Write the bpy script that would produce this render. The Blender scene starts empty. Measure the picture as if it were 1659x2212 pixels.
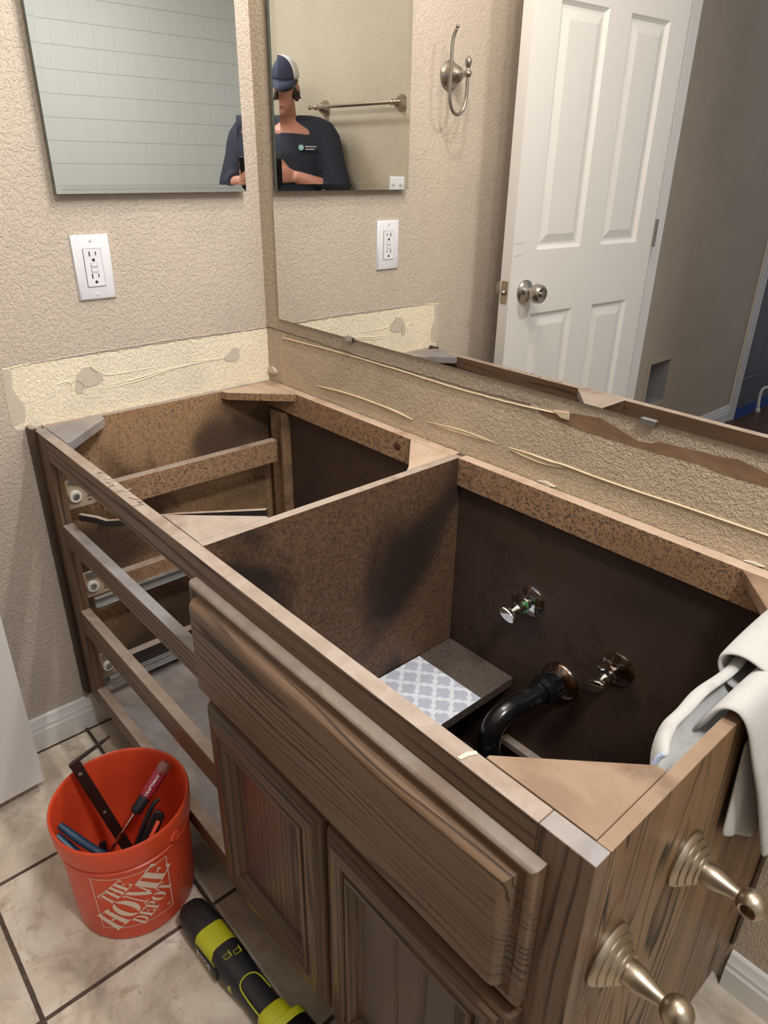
import bpy, bmesh, math, random
from mathutils import Vector, Matrix
random.seed(7)
S = bpy.context.scene
COL = S.collection
# ------------------------------------------------------------------ camera
cd = bpy.data.cameras.new('camera'); cam = bpy.data.objects.new('camera', cd); COL.objects.link(cam)
def cam_axes(yaw, pitch, roll):
    fw = Vector((-math.sin(yaw)*math.cos(pitch), math.cos(yaw)*math.cos(pitch), math.sin(pitch)))
    r = Vector((math.cos(yaw), math.sin(yaw), 0)); u = r.cross(fw)
    return r*math.cos(roll)+u*math.sin(roll), -r*math.sin(roll)+u*math.cos(roll), fw
CR, CU, CF = cam_axes(CYAW:=0.8379, CPIT:=-0.4559, CROLL:=0.0161)
CP = Vector((1.3978, -0.89, 1.1818))
m = Matrix((CR, CU, -CF)).transposed().to_4x4(); m.translation = CP
cam.matrix_world = m
cd.sensor_fit = 'HORIZONTAL'; cd.sensor_width = 36.0; cd.lens = 1534.3/1659*36.0
cd.clip_start = 0.01
S.camera = cam
# ------------------------------------------------------------------ world, exposure
w = bpy.data.worlds.new('world'); S.world = w; w.use_nodes = True
w.node_tree.nodes['Background'].inputs[0].default_value = (0.80, 0.86, 1.0, 1)
w.node_tree.nodes['Background'].inputs[1].default_value = 0.42
S.view_settings.view_transform = 'Standard'; S.view_settings.look = 'None'
S.view_settings.exposure = 0.0; S.view_settings.gamma = 1.0; S.view_settings.use_curve_mapping = False
S.cycles.max_bounces = 10; S.cycles.glossy_bounces = 8
S.cycles.sample_clamp_indirect = 4.0
# ------------------------------------------------------------------ vanity bulbs and an added ceiling fill
BULB_W = 10.2
BULBS = [(0.44, -0.15, 1.87), (0.68, -0.15, 1.87), (0.92, -0.15, 1.87)]
for i, b in enumerate(BULBS):
    l = bpy.data.lights.new('vanity_bulb_light', 'POINT'); l.energy = BULB_W; l.color = (1.0, 0.958, 0.918)
    l.shadow_soft_size = 0.017
    o = bpy.data.objects.new('vanity_bulb_light', l); o.location = b; COL.objects.link(o)
l = bpy.data.lights.new('ceiling_fill_light', 'AREA'); l.energy = 24; l.color = (0.95, 0.975, 1.0); l.shape = 'DISK'; l.size = 0.28  # added fill that brightens the whole room, no such lamp in sight
o = bpy.data.objects.new('ceiling_fill_light', l); o.location = (1.80, -0.55, 2.27); COL.objects.link(o)

# ------------------------------------------------------------------ helpers
ID = Matrix.Identity(4)
def link(name, me):
    o = bpy.data.objects.new(name, me); COL.objects.link(o); return o
def sharp(me, deg=35):
    for p in me.polygons: p.use_smooth = True
    me.set_sharp_from_angle(angle=math.radians(deg))
def obj(name, bm, mat, parent=None, smooth=True, bevel=0, label=None, top=None, deg=35):
    """link a bmesh as one object; 'top' = material for faces that look up"""
    bmesh.ops.recalc_face_normals(bm, faces=bm.faces[:])
    me = bpy.data.meshes.new(name); bm.to_mesh(me); bm.free()
    me.materials.append(mat)
    if top:
        me.materials.append(top)
        for p in me.polygons:
            if p.normal.z > 0.8: p.material_index = 1
    if smooth: sharp(me, deg)
    o = link(name, me)
    if bevel:
        b = o.modifiers.new('b', 'BEVEL'); b.width = bevel; b.segments = 2; b.limit_method = 'ANGLE'; b.angle_limit = math.radians(40)
    if parent is not None: adopt(o, parent)
    if label: o['label'] = label
    return o
def adopt(o, parent):
    o.parent = parent
    o.matrix_parent_inverse = root_matrix(parent).inverted()
def root_matrix(p):
    if p.parent is None:
        return Matrix.LocRotScale(p.location, p.rotation_euler, p.scale)
    return root_matrix(p.parent) @ p.matrix_parent_inverse @ Matrix.LocRotScale(p.location, p.rotation_euler, p.scale)
def thing(name, label, cat, loc=(0,0,0), group=None):
    o = bpy.data.objects.new(name, None); COL.objects.link(o); o.location = loc; o.empty_display_size = 0.05
    o['label'] = label; o['category'] = cat
    if group: o['group'] = group
    return o
def tag(o, label, cat, group=None):
    o['label'] = label; o['category'] = cat
    if group: o['group'] = group
    return o
def struct(o): o['kind'] = 'structure'; return o
def NB(): return bmesh.new()
def box(bm, x0, x1, y0, y1, z0, z1, M=ID):
    vs = [bm.verts.new(M @ Vector((x, y, z))) for x in (x0, x1) for y in (y0, y1) for z in (z0, z1)]
    for f in ((0,1,3,2),(4,6,7,5),(0,4,5,1),(2,3,7,6),(0,2,6,4),(1,5,7,3)): bm.faces.new([vs[i] for i in f])
    return bm
def prism(bm, poly, fn, a, b):
    """poly of 2-D points; fn(p, t) -> 3-D point"""
    A = [bm.verts.new(fn(p, a)) for p in poly]; B = [bm.verts.new(fn(p, b)) for p in poly]
    n = len(poly)
    bm.faces.new(A); bm.faces.new(B[::-1])
    for i in range(n): bm.faces.new((A[i], B[i], B[(i+1)%n], A[(i+1)%n]))
    return bm
def pz(p, t): return Vector((p[0], p[1], t))
def px_(p, t): return Vector((t, p[0], p[1]))
def py_(p, t): return Vector((p[0], t, p[1]))
def frame_of(d):
    d = d.normalized(); a = Vector((0,0,1)) if abs(d.z) < 0.9 else Vector((1,0,0))
    s = d.cross(a).normalized(); return s, d.cross(s).normalized()
def tube(bm, pts, r, seg=12, flat=1.0, caps=True, spline=0, side=None):
    pts = [Vector(p) for p in pts]
    rs = list(r) if isinstance(r, (list, tuple)) else [r]*len(pts)
    if spline:
        P, Rr = [], []
        for i in range(len(pts)-1):
            p0 = pts[max(i-1,0)]; p1 = pts[i]; p2 = pts[i+1]; p3 = pts[min(i+2, len(pts)-1)]
            for k in range(spline):
                t = k/spline
                P.append(0.5*((2*p1)+(-p0+p2)*t+(2*p0-5*p1+4*p2-p3)*t*t+(-p0+3*p1-3*p2+p3)*t**3)); Rr.append(rs[i]*(1-t)+rs[i+1]*t)
        P.append(pts[-1]); Rr.append(rs[-1]); pts, rs = P, Rr
    rings = []; s = None
    for i, p in enumerate(pts):
        d = (pts[min(i+1, len(pts)-1)] - pts[max(i-1, 0)]).normalized()
        if s is None:
            s = Vector(side) if side else frame_of(d)[0]
        s = (s - d*s.dot(d)).normalized(); t = d.cross(s)
        rings.append([bm.verts.new(p + (s*math.cos(2*math.pi*k/seg) + t*math.sin(2*math.pi*k/seg)*flat)*rs[i]) for k in range(seg)])
    for a, b in zip(rings, rings[1:]):
        for k in range(seg): bm.faces.new((a[k], a[(k+1)%seg], b[(k+1)%seg], b[k]))
    if caps: bm.faces.new(rings[0][::-1]); bm.faces.new(rings[-1])
    return bm
def lathe(bm, prof, org, axis, seg=32, sx=1.0, caps=True):
    """prof: (distance along axis, radius)"""
    org = Vector(org); d = Vector(axis).normalized(); s, t = frame_of(d); rings = []
    for h, r in prof:
        rings.append([bm.verts.new(org + d*h + (s*math.cos(2*math.pi*k/seg)*sx + t*math.sin(2*math.pi*k/seg))*max(r, 1e-5)) for k in range(seg)])
    for a, b in zip(rings, rings[1:]):
        for k in range(seg): bm.faces.new((a[k], a[(k+1)%seg], b[(k+1)%seg], b[k]))
    if caps: bm.faces.new(rings[0][::-1]); bm.faces.new(rings[-1])
    return bm
def rings_rect(bm, x0, x1, z0, z1, prof, fn, back):
    """rectangular face built from inset rings; prof: (inset, height); fn(u, v, h)"""
    R = []
    for ins, h in [(0, back)] + list(prof):
        R.append([bm.verts.new(fn(*c, h)) for c in ((x0+ins, z0+ins), (x1-ins, z0+ins), (x1-ins, z1-ins), (x0+ins, z1-ins))])
    bm.faces.new(R[0][::-1])
    for a, b in zip(R, R[1:]):
        for k in range(4): bm.faces.new((a[k], a[(k+1)%4], b[(k+1)%4], b[k]))
    bm.faces.new(R[-1]); return bm
def ball(bm, c, r, sx=1, sy=1, sz=1, u=20, v=12, M=None):
    T = Matrix.Translation(Vector(c)) @ (M or ID) @ Matrix.Diagonal((sx*r, sy*r, sz*r, 1))
    bmesh.ops.create_uvsphere(bm, u_segments=u, v_segments=v, radius=1, matrix=T); return bm
def text_mesh(txt, size, extrude=0.0, bold=0.0, align='CENTER', shear=0):
    c = bpy.data.curves.new('t', 'FONT'); c.body = txt; c.size = size; c.align_x = align; c.align_y = 'CENTER'; c.offset = bold; c.shear = shear
    c.resolution_u = 4
    o = bpy.data.objects.new('t', c); COL.objects.link(o)
    dg = bpy.context.evaluated_depsgraph_get()
    me = bpy.data.meshes.new_from_object(o.evaluated_get(dg))
    bpy.data.objects.remove(o); bpy.data.curves.remove(c)
    bm = NB(); bm.from_mesh(me); bpy.data.meshes.remove(me)
    bmesh.ops.triangulate(bm, faces=bm.faces[:]); return bm
# ------------------------------------------------------------------ materials
def lin(c):
    return tuple(((v/255)/12.92 if v/255 <= 0.04045 else ((v/255+0.055)/1.055)**2.4) for v in c) + (1.0,)
class Mat:
    def __init__(s, name, base=(200,200,200), rough=0.6, metal=0.0, spec=0.5):
        s.m = bpy.data.materials.new(name); s.m.use_nodes = True; s.t = s.m.node_tree; s.b = s.t.nodes['Principled BSDF']
        s.set('Base Color', lin(base)); s.set('Roughness', rough); s.set('Metallic', metal); s.set('Specular IOR Level', spec)
        s._co = None; s.h = []
    def set(s, k, v): s.b.inputs[k].default_value = v
    def n(s, ty, **kw):
        nd = s.t.nodes.new(ty)
        for k, v in kw.items(): setattr(nd, k, v)
        return nd
    def l(s, a, b): s.t.links.new(a, b)
    def co(s, scale=(1,1,1), loc=(0,0,0), rot=(0,0,0)):
        if s._co is None: s._co = s.n('ShaderNodeNewGeometry')
        mp = s.n('ShaderNodeMapping'); mp.inputs['Scale'].default_value = scale; mp.inputs['Location'].default_value = loc; mp.inputs['Rotation'].default_value = rot
        s.l(s._co.outputs['Position'], mp.inputs['Vector']); return mp.outputs[0]
    def noise(s, scale, detail=4, rough=0.55, dist=0.0, vec=None):
        nd = s.n('ShaderNodeTexNoise'); nd.inputs['Scale'].default_value = scale; nd.inputs['Detail'].default_value = detail
        nd.inputs['Roughness'].default_value = rough; nd.inputs['Distortion'].default_value = dist
        s.l(vec if vec is not None else s.co(), nd.inputs['Vector']); return nd.outputs['Fac']
    def vor(s, scale, feature='F1', vec=None, out='Distance', rnd=1.0):
        nd = s.n('ShaderNodeTexVoronoi', feature=feature); nd.inputs['Scale'].default_value = scale; nd.inputs['Randomness'].default_value = rnd
        s.l(vec if vec is not None else s.co(), nd.inputs['Vector']); return nd.outputs[out]
    def ramp(s, fac, stops, interp='LINEAR'):
        nd = s.n('ShaderNodeValToRGB'); cr = nd.color_ramp; cr.interpolation = interp
        while len(cr.elements) < len(stops): cr.elements.new(0.5)
        for e, (p, c) in zip(cr.elements, stops):
            e.position = p; e.color = lin(c) if len(c) == 3 and max(c) > 1.001 else (tuple(c)+(1,))[:4]
        s.l(fac, nd.inputs[0]); return nd.outputs[0]
    def mix(s, fac, a, b, mode='MIX'):
        nd = s.n('ShaderNodeMix', data_type='RGBA', blend_type=mode)
        for sk, v in ((nd.inputs['Factor'], fac), (nd.inputs[6], a), (nd.inputs[7], b)):
            if isinstance(v, (int, float)): sk.default_value = v
            elif isinstance(v, tuple): sk.default_value = lin(v) if len(v) == 3 else v
            else: s.l(v, sk)
        return nd.outputs[2]
    def math(s, op, a, b=0.0, c=None):
        nd = s.n('ShaderNodeMath', operation=op)
        for i, v in enumerate((a, b) if c is None else (a, b, c)):
            if isinstance(v, (int, float)): nd.inputs[i].default_value = v
            else: s.l(v, nd.inputs[i])
        return nd.outputs[0]
    def sep(s, vec=None):
        nd = s.n('ShaderNodeSeparateXYZ'); s.l(vec if vec is not None else s.co(), nd.inputs[0]); return nd.outputs
    def step(s, v, a, b):   # smoothstep a..b -> 0..1
        nd = s.n('ShaderNodeMapRange', interpolation_type='SMOOTHSTEP'); s.l(v, nd.inputs[0]); nd.inputs[1].default_value = a; nd.inputs[2].default_value = b
        return nd.outputs[0]
    def color(s, sock): s.l(sock, s.b.inputs['Base Color']); return s
    def roughn(s, sock): s.l(sock, s.b.inputs['Roughness']); return s
    def bump(s, h, dist=0.001, strength=1.0):
        nd = s.n('ShaderNodeBump'); nd.inputs['Distance'].default_value = dist; nd.inputs['Strength'].default_value = strength
        s.l(h, nd.inputs['Height'])
        if s.h: s.l(s.h[-1], nd.inputs['Normal'])
        s.h.append(nd.outputs[0]); s.l(nd.outputs[0], s.b.inputs['Normal']); return s

def wall_paint(name, base, tex=1.0, rectmask=None, patch=(250,237,210), patch_tex=0.8, seed=0.0):
    """knock-down textured wall; rectmask(M) gives a 0..1 socket where older paint shows"""
    M = Mat(name, base, 0.62, spec=0.35)
    warp = M.co((1,1,1), (seed,seed,0))
    a = M.noise(135, 2.0, 0.5, 0.35, warp)
    b = M.noise(300, 2.0, 0.5, 0.2, warp)
    ridge = M.step(a, 0.52, 0.56); fine = M.step(b, 0.45, 0.62)
    edge = M.math('MULTIPLY', M.math('SUBTRACT', 1.0, M.math('ABSOLUTE', M.math('MULTIPLY', M.math('SUBTRACT', a, 0.53), 14.0))), 1.0)
    edge = M.math('MAXIMUM', edge, 0.0)
    h = M.math('ADD', M.math('MULTIPLY', ridge, 0.8), M.math('MULTIPLY', fine, 0.35))
    h = M.math('ADD', h, M.math('MULTIPLY', edge, 0.35))
    big = M.noise(3.0, 3, 0.6)
    col = M.mix(M.step(big, 0.3, 0.75), base, tuple(int(v*0.955) for v in base))
    if rectmask:
        k = rectmask(M)
        pn = M.noise(9, 3, 0.6)
        pc = M.mix(M.step(pn, 0.35, 0.7), patch, tuple(int(v*0.95) for v in patch))
        col = M.mix(k, col, pc)
        M.bump(M.math('SUBTRACT', 1.0, k), 0.0012, 0.9)
    M.color(col); M.bump(h, 0.0010*tex, 0.85)
    return M.m
def ragged(M, sock, lo, hi, n, amp, w=0.0008):
    """1 where lo < sock < hi, with edges pushed about by noise n"""
    s = M.math('ADD', sock, M.math('MULTIPLY', M.math('SUBTRACT', n, 0.5), amp))
    return M.math('MULTIPLY', M.step(s, lo-w, lo+w), M.math('SUBTRACT', 1.0, M.step(s, hi-w, hi+w)))
def mask_left(M):
    x, y, z = M.sep(); n = M.noise(55, 4, 0.6)
    return M.math('MULTIPLY', ragged(M, z, 0.7225, 0.842, n, 0.010), ragged(M, y, -0.563, 1.0, n, 0.016))
def mask_back(M):
    x, y, z = M.sep(); n = M.noise(55, 4, 0.6)
    return M.math('MULTIPLY', ragged(M, z, 0.60, 0.836, n, 0.008), ragged(M, x, 0.052, 1.24, n, 0.005))
WALL = (206,191,175)
m_wall_l = wall_paint('wall_paint_left', WALL, 1.0, mask_left)
m_wall_b = wall_paint('wall_paint_back', (196,178,156), 1.5, mask_back, (202,182,154), 1.3, 3.0)
m_wall = wall_paint('wall_paint', (184,172,152), 0.6, None, seed=7.0)
m_white = Mat('white_trim_paint', (226,223,218), 0.38).m
M = Mat('ceiling_paint', (225,222,214), 0.8); M.bump(M.noise(120, 3), 0.001, 0.6); m_ceil = M.m
M = Mat('door_paint', (224,221,217), 0.40, spec=0.4); M.bump(M.noise(160, 3, 0.6, 0, M.co((1,1,0.15))), 0.0003, 0.4); m_door = M.m
# floor tile
def tile_mat():
    M = Mat('floor_tile', (190,172,150), 0.42, spec=0.45)
    x, y, z = M.sep()
    tx = M.math('FRACT', M.math('DIVIDE', M.math('SUBTRACT', x, 0.5922-0.2858*20), 0.2858))
    ty = M.math('FRACT', M.math('DIVIDE', M.math('SUBTRACT', y, -0.5597-0.2875*40), 0.2875))
    wob = M.math('MULTIPLY', M.math('SUBTRACT', M.noise(60, 3), 0.5), 0.006)
    def g(t):
        d = M.math('MINIMUM', t, M.math('SUBTRACT', 1.0, t)); return M.step(M.math('ADD', d, wob), 0.0100, 0.0140)
    tile = M.math('MULTIPLY', g(tx), g(ty))
    # a different patch of stone on every tile
    ix = M.math('FLOOR', M.math('DIVIDE', M.math('SUBTRACT', x, 0.5922-0.2858*20), 0.2858))
    iy = M.math('FLOOR', M.math('DIVIDE', M.math('SUBTRACT', y, -0.5597-0.2875*40), 0.2875))
    cb = M.n('ShaderNodeCombineXYZ'); M.l(M.math('ADD', x, M.math('MULTIPLY', ix, 3.7)), cb.inputs[0]); M.l(M.math('ADD', y, M.math('MULTIPLY', iy, 5.3)), cb.inputs[1])
    v = cb.outputs[0]
    n1 = M.noise(7, 6, 0.62, 0.6, v); n2 = M.noise(26, 6, 0.65, 0.4, v); n3 = M.noise(90, 4, 0.6, 0.2, v)
    c = M.ramp(n1, [(0.30, (158,142,126)), (0.5, (206,190,170)), (0.68, (230,220,206))])
    c = M.mix(M.math('MULTIPLY', M.step(n2, 0.50, 0.72), 0.8), c, (168,146,124))
    c = M.mix(M.math('MULTIPLY', M.step(n3, 0.60, 0.75), 0.6), c, (132,116,102))
    c = M.mix(M.math('MULTIPLY', M.step(M.noise(4.5, 4, 0.6, 0.3), 0.55, 0.75), 0.45), c, (206,202,196))
    gc = M.ramp(M.noise(70, 3), [(0.3, (66,52,44)), (0.7, (92,76,64))])
    M.color(M.mix(tile, gc, c)); M.roughn(M.math('ADD', 0.78, M.math('MULTIPLY', tile, -0.42)))
    M.bump(tile, 0.0016, 1.0); M.bump(M.math('ADD', n2, M.math('MULTIPLY', n3, 0.4)), 0.0008, 0.5)
    return M.m
m_tile = tile_mat()
# oak
def wood(name, axis, light, dark, line, dens=1.0, seed=0.0, rough=0.45, dist=1.0, patchy=None, spec=0.4, k_=0.80, g0=0.40):
    """stained oak: axis = grain direction"""
    M = Mat(name, light, rough, spec=spec)
    k = {'x': (0.10, 1, 1), 'y': (1, 0.10, 1), 'z': (1, 1, 0.10)}[axis]
    v = M.co(k, (seed, seed*1.3, seed*0.7))
    warp = M.noise(5.0, 3, 0.5, 0.3, v)
    per = {'x': 2, 'y': 2, 'z': 1}[axis]
    s = M.sep(v)
    cross = M.math('ADD', M.math('ADD', s[1], s[2]) if axis == 'x' else (M.math('ADD', s[0], s[2]) if axis == 'y' else M.math('ADD', s[0], s[1])), M.math('ADD', M.math('MULTIPLY', warp, 0.16*dist), M.math('MULTIPLY', M.noise(22, 3, 0.6, 0.2, v), 0.020)))
    f = M.math('FRACT', M.math('MULTIPLY', cross, 62*dens))
    ring = M.math('MULTIPLY', M.step(f, 0.55, 0.86), M.math('SUBTRACT', 1.0, M.step(f, 0.88, 1.0)))
    gate = M.step(M.noise(26, 3, 0.6, 0.5, v), g0, g0+0.18)
    fib = M.noise(420, 3, 0.7, 0.0, M.co({'x': (0.03,1,1), 'y': (1,0.03,1), 'z': (1,1,0.03)}[axis]))
    c = M.mix(M.step(M.noise(14, 4, 0.6, 0.2, v), 0.25, 0.75), light, dark)
    c = M.mix(M.math('MULTIPLY', M.math('MULTIPLY', ring, gate), k_), c, line)
    c = M.mix(M.math('MULTIPLY', M.step(fib, 0.52, 0.72), 0.45), c, line)
    if patchy:
        c = M.mix(M.math('MULTIPLY', M.step(M.noise(9, 3, 0.6), 0.45, 0.7), 0.6), c, patchy)
    M.color(c); M.bump(fib, 0.0003, 0.45)
    M.roughn(M.math('ADD', rough, M.math('MULTIPLY', ring, 0.2)))
    return M.m
OAK = dict(light=(124,99,78), dark=(101,78,60), line=(44,31,23))
m_oak_x = wood('stained_oak_x', 'x', **OAK)
m_oak_z = wood('stained_oak_z', 'z', **OAK, seed=2.0)
m_oak_dark = wood('stained_oak_dark', 'z', (84,66,50), (62,46,36), (34,24,19), dens=1.2, seed=5.0)
m_oak_front = wood('stained_oak_front', 'x', (120,94,72), (97,74,56), (42,29,21), dens=1.15, seed=9.0, dist=1.8, k_=0.9, g0=0.44)
m_oak_door = wood('stained_oak_door', 'z', (108,80,56), (80,57,40), (38,25,18), dens=1.3, seed=4.0, rough=0.36, patchy=(84,72,44))
m_oak_red = wood('stained_oak_panel', 'z', (98,62,46), (74,46,36), (44,26,21), dens=1.1, seed=6.0, rough=0.30)
m_oak_side = wood('oak_veneer_side', 'z', (138,108,76), (113,84,58), (38,26,19), dens=1.0, seed=8.0, rough=0.42, dist=3.2, k_=1.0)
def dusty(name, a, b, c, sc=9):
    M = Mat(name, a, 0.55, spec=0.4)
    n = M.noise(sc, 4, 0.6, 0.4); n2 = M.noise(60, 4, 0.65)
    col = M.ramp(n, [(0.35, a), (0.52, b), (0.70, c)])
    col = M.mix(M.math('MULTIPLY', M.step(n2, 0.55, 0.75), 0.35), col, (130,106,88))
    M.color(col); M.bump(n2, 0.0005, 0.5); return M.m
m_dust = dusty('dusty_frame_edge', (148,130,116), (164,149,136), (132,109,92))
m_dust_grey = dusty('dusty_grey_board', (152,150,152), (134,127,124), (164,154,146), 6)
m_block = dusty('corner_block_top', (176,152,130), (190,167,144), (158,128,104), 12)
m_block_warm = dusty('corner_block_raw', (126,100,77), (144,119,96), (102,77,58), 10)
def speckle(name, base, spot, amount=0.5, cloud=None, camt=0.8, sc=260, csc=3.2, lo=0.46, hi=0.64, spec=0.35):
    """particle board sprayed with dark stain"""
    M = Mat(name, base, 0.6, spec=spec)
    n = M.noise(sc, 3, 0.6); n2 = M.noise(sc*0.3, 3, 0.6)
    v = M.math('ADD', M.math('MULTIPLY', n, 0.7), M.math('MULTIPLY', n2, 0.3))
    c = M.mix(M.math('MULTIPLY', M.step(v, 0.56-amount*0.12, 0.62-amount*0.08), 0.85), base, spot)
    if cloud:
        cl = M.noise(csc, 3, 0.5, 0.6)
        c = M.mix(M.math('MULTIPLY', M.step(cl, lo, hi), camt), c, cloud)
    M.color(c); M.bump(n, 0.0004, 0.4); return M.m
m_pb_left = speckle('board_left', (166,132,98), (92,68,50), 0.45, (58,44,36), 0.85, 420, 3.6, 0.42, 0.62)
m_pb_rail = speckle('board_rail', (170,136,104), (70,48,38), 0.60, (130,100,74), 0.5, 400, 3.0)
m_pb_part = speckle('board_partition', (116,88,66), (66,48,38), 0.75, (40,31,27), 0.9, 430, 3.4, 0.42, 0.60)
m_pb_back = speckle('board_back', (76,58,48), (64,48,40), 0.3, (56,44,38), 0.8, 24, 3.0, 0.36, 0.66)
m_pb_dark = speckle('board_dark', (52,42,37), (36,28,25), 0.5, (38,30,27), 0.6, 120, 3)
m_shelf = speckle('shelf_board', (88,76,68), (58,48,42), 0.5, None, sc=400)
def mirror_mat(name, tint, r=0.0):
    return Mat(name, tint, r, 1.0).m
m_mirror = mirror_mat('mirror_silver', (238,237,234))
m_mirror2 = mirror_mat('cabinet_mirror', (234,236,236))
m_bevel = mirror_mat('mirror_bevel', (230,233,232), 0.02)
m_glass_edge = Mat('glass_edge', (104,134,132), 0.15, 0.3).m
m_plastic = Mat('white_plastic', (232,232,236), 0.28).m
m_slot = Mat('dark_slot', (52,46,44), 0.6).m
m_nickel = Mat('brushed_nickel', (176,170,162), 0.26, 1.0).m
m_satin = Mat('satin_nickel_warm', (178,164,146), 0.36, 1.0).m
m_chrome = Mat('chrome', (215,215,215), 0.08, 1.0).m
M = Mat('tarnished_chrome', (150,128,106), 0.18, 1.0); M.color(M.ramp(M.noise(60, 4), [(0.4, (176,166,154)), (0.6, (118,92,70))])); m_tarn = M.m
M = Mat('abs_pipe', (18,18,19), 0.22, spec=0.6); M.color(M.mix(M.math('MULTIPLY', M.step(M.noise(55, 5, 0.7), 0.56, 0.72), 0.35), (18,18,19), (92,90,88))); m_abs = M.m
m_steel = Mat('zinc_steel', (170,170,168), 0.35, 0.9).m
m_ivory = Mat('roller_plastic', (205,200,190), 0.4).m
m_bracket = Mat('tan_bracket', (182,162,138), 0.5, 0.2).m
M = Mat('orange_plastic', (220,78,44), 0.38, spec=0.45)
M.color(M.mix(M.math('MULTIPLY', M.step(M.noise(12, 4, 0.6), 0.55, 0.72), 0.2), (220,78,44), (200,84,52))); M.set('Subsurface Weight', 0.05); m_orange = M.m
m_print = Mat('bucket_print', (232,206,186), 0.5).m
m_iron = Mat('brown_angle_iron', (62,46,42), 0.38, 0.5).m
m_blue = Mat('blue_grip', (20,56,82), 0.4).m
m_black = Mat('black_rubber', (28,27,29), 0.5).m
m_blackgloss = Mat('black_plastic', (22,20,20), 0.25).m
m_lime = Mat('lime_plastic', (186,186,34), 0.42).m
m_red_clear = Mat('red_translucent_handle', (150,36,56), 0.15, spec=0.7).m
m_clear_end = Mat('cloudy_handle_end', (150,96,96), 0.15, spec=0.7).m
m_print_w = Mat('white_print', (225,225,225), 0.5).m
M = Mat('green_tag', (90,170,96), 0.5); m_green = M.m
M = Mat('terry_cloth', (214,210,204), 0.95, spec=0.1)
M.color(M.mix(M.math('MULTIPLY', M.step(M.noise(22, 5, 0.65), 0.52, 0.72), 0.45), (190,188,183), (148,140,129)))
M.bump(M.noise(700, 3, 0.7), 0.0009, 1.0); M.set('Sheen Weight', 0.3); m_towel = M.m
m_hem = Mat('pale_blue_hem', (178,190,214), 0.9).m
M = Mat('plaster', (206,194,176), 0.8); M.bump(M.noise(150, 4, 0.7), 0.001, 0.8); m_plaster = M.m
M = Mat('dried_glue', (240,228,202), 0.45); M.bump(M.noise(200, 3, 0.6), 0.0006, 0.5); m_glue = M.m
M = Mat('back_glue', (214,194,160), 0.42); M.bump(M.noise(200, 3, 0.6), 0.0006, 0.5); m_glue_b = M.m
M = Mat('torn_wallboard_paper', (134,104,78), 0.85); M.color(M.ramp(M.noise(16, 5, 0.6, 0.3, M.co((1,1,3))), [(0.35,(120,92,70)),(0.65,(148,116,88))])); m_torn = M.m
m_crack = Mat('crack_dark', (70,58,48), 0.9).m
def tiles_white():
    M = Mat('white_wall_tile', (208,208,204), 0.22)
    x, y, z = M.sep()
    def g(c, w, off):
        t = M.math('FRACT', M.math('DIVIDE', M.math('SUBTRACT', c, off), w)); d = M.math('MINIMUM', t, M.math('SUBTRACT', 1.0, t)); return M.step(d, 0.012, 0.022)
    k = M.math('MULTIPLY', g(z, 0.1035, 0.02), M.math('ADD', 0.75, M.math('MULTIPLY', g(y, 0.1035, 0.0), 0.25)))
    M.color(M.mix(k, (180,181,176), (208,210,207))); M.bump(k, 0.0008, 0.6); return M.m
m_wtile = tiles_white()
# liner
def liner_mat():
    M = Mat('shelf_liner', (214,216,226), 0.45)
    x, y, z = M.sep()
    a = M.math('ADD', x, M.math('MULTIPLY', y, 0.9)); b = M.math('SUBTRACT', M.math('MULTIPLY', y, 1.0), M.math('MULTIPLY', x, 0.8))
    fa = M.math('FRACT', M.math('MULTIPLY', a, 24)); fb = M.math('FRACT', M.math('MULTIPLY', b, 24))
    wob = M.math('MULTIPLY', M.math('SINE', M.math('MULTIPLY', fa, 12.57)), 0.045)
    wob2 = M.math('MULTIPLY', M.math('SINE', M.math('MULTIPLY', fb, 12.57)), 0.045)
    da = M.math('MINIMUM', fa, M.math('SUBTRACT', 1.0, fa)); db = M.math('MINIMUM', fb, M.math('SUBTRACT', 1.0, fb))
    k = M.math('MULTIPLY', M.step(M.math('ADD', da, wob2), 0.11, 0.13), M.step(M.math('ADD', db, wob), 0.11, 0.13))
    M.color(M.mix(k, (226,228,236), (186,190,202))); return M.m
m_liner = liner_mat()

# ------------------------------------------------------------------ room shell
CEIL = 2.30
def wall_box(name, mat, *a):
    return struct(obj(name, box(NB(), *a), mat, smooth=False))
wl = wall_box('wall_left', m_wall_l, -0.09, 0.0, -1.42, 0.12, 0, CEIL)
wb = wall_box('wall_back', m_wall_b, 0.0, 2.86, 0.0, 0.12, 0, CEIL)
bm = NB(); box(bm, 0.80, 2.08, -1.42, -1.33, 0, CEIL); box(bm, 0.0, 0.80, -1.42, -1.33, 1.975, CEIL); box(bm, 0.0, 0.135, -1.42, -1.33, 0, 1.975)
wr = struct(obj('wall_rear', bm, m_wall, smooth=False))
wt = wall_box('wall_right', m_wtile, 2.76, 2.86, -1.80, 0.0, 0, CEIL)
wall_box('wall_alcove', m_wtile, 2.0, 2.76, -1.80, -1.72, 0, CEIL)
wall_box('wall_alcove', m_wall, 1.96, 2.04, -1.72, -1.42, 0, CEIL)
wall_box('ceiling', m_ceil, -0.09, 2.86, -1.80, 0.12, CEIL, CEIL+0.08)
wall_box('floor', m_tile, -0.09, 2.86, -1.80, 0.12, -0.05, 0.0)
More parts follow.
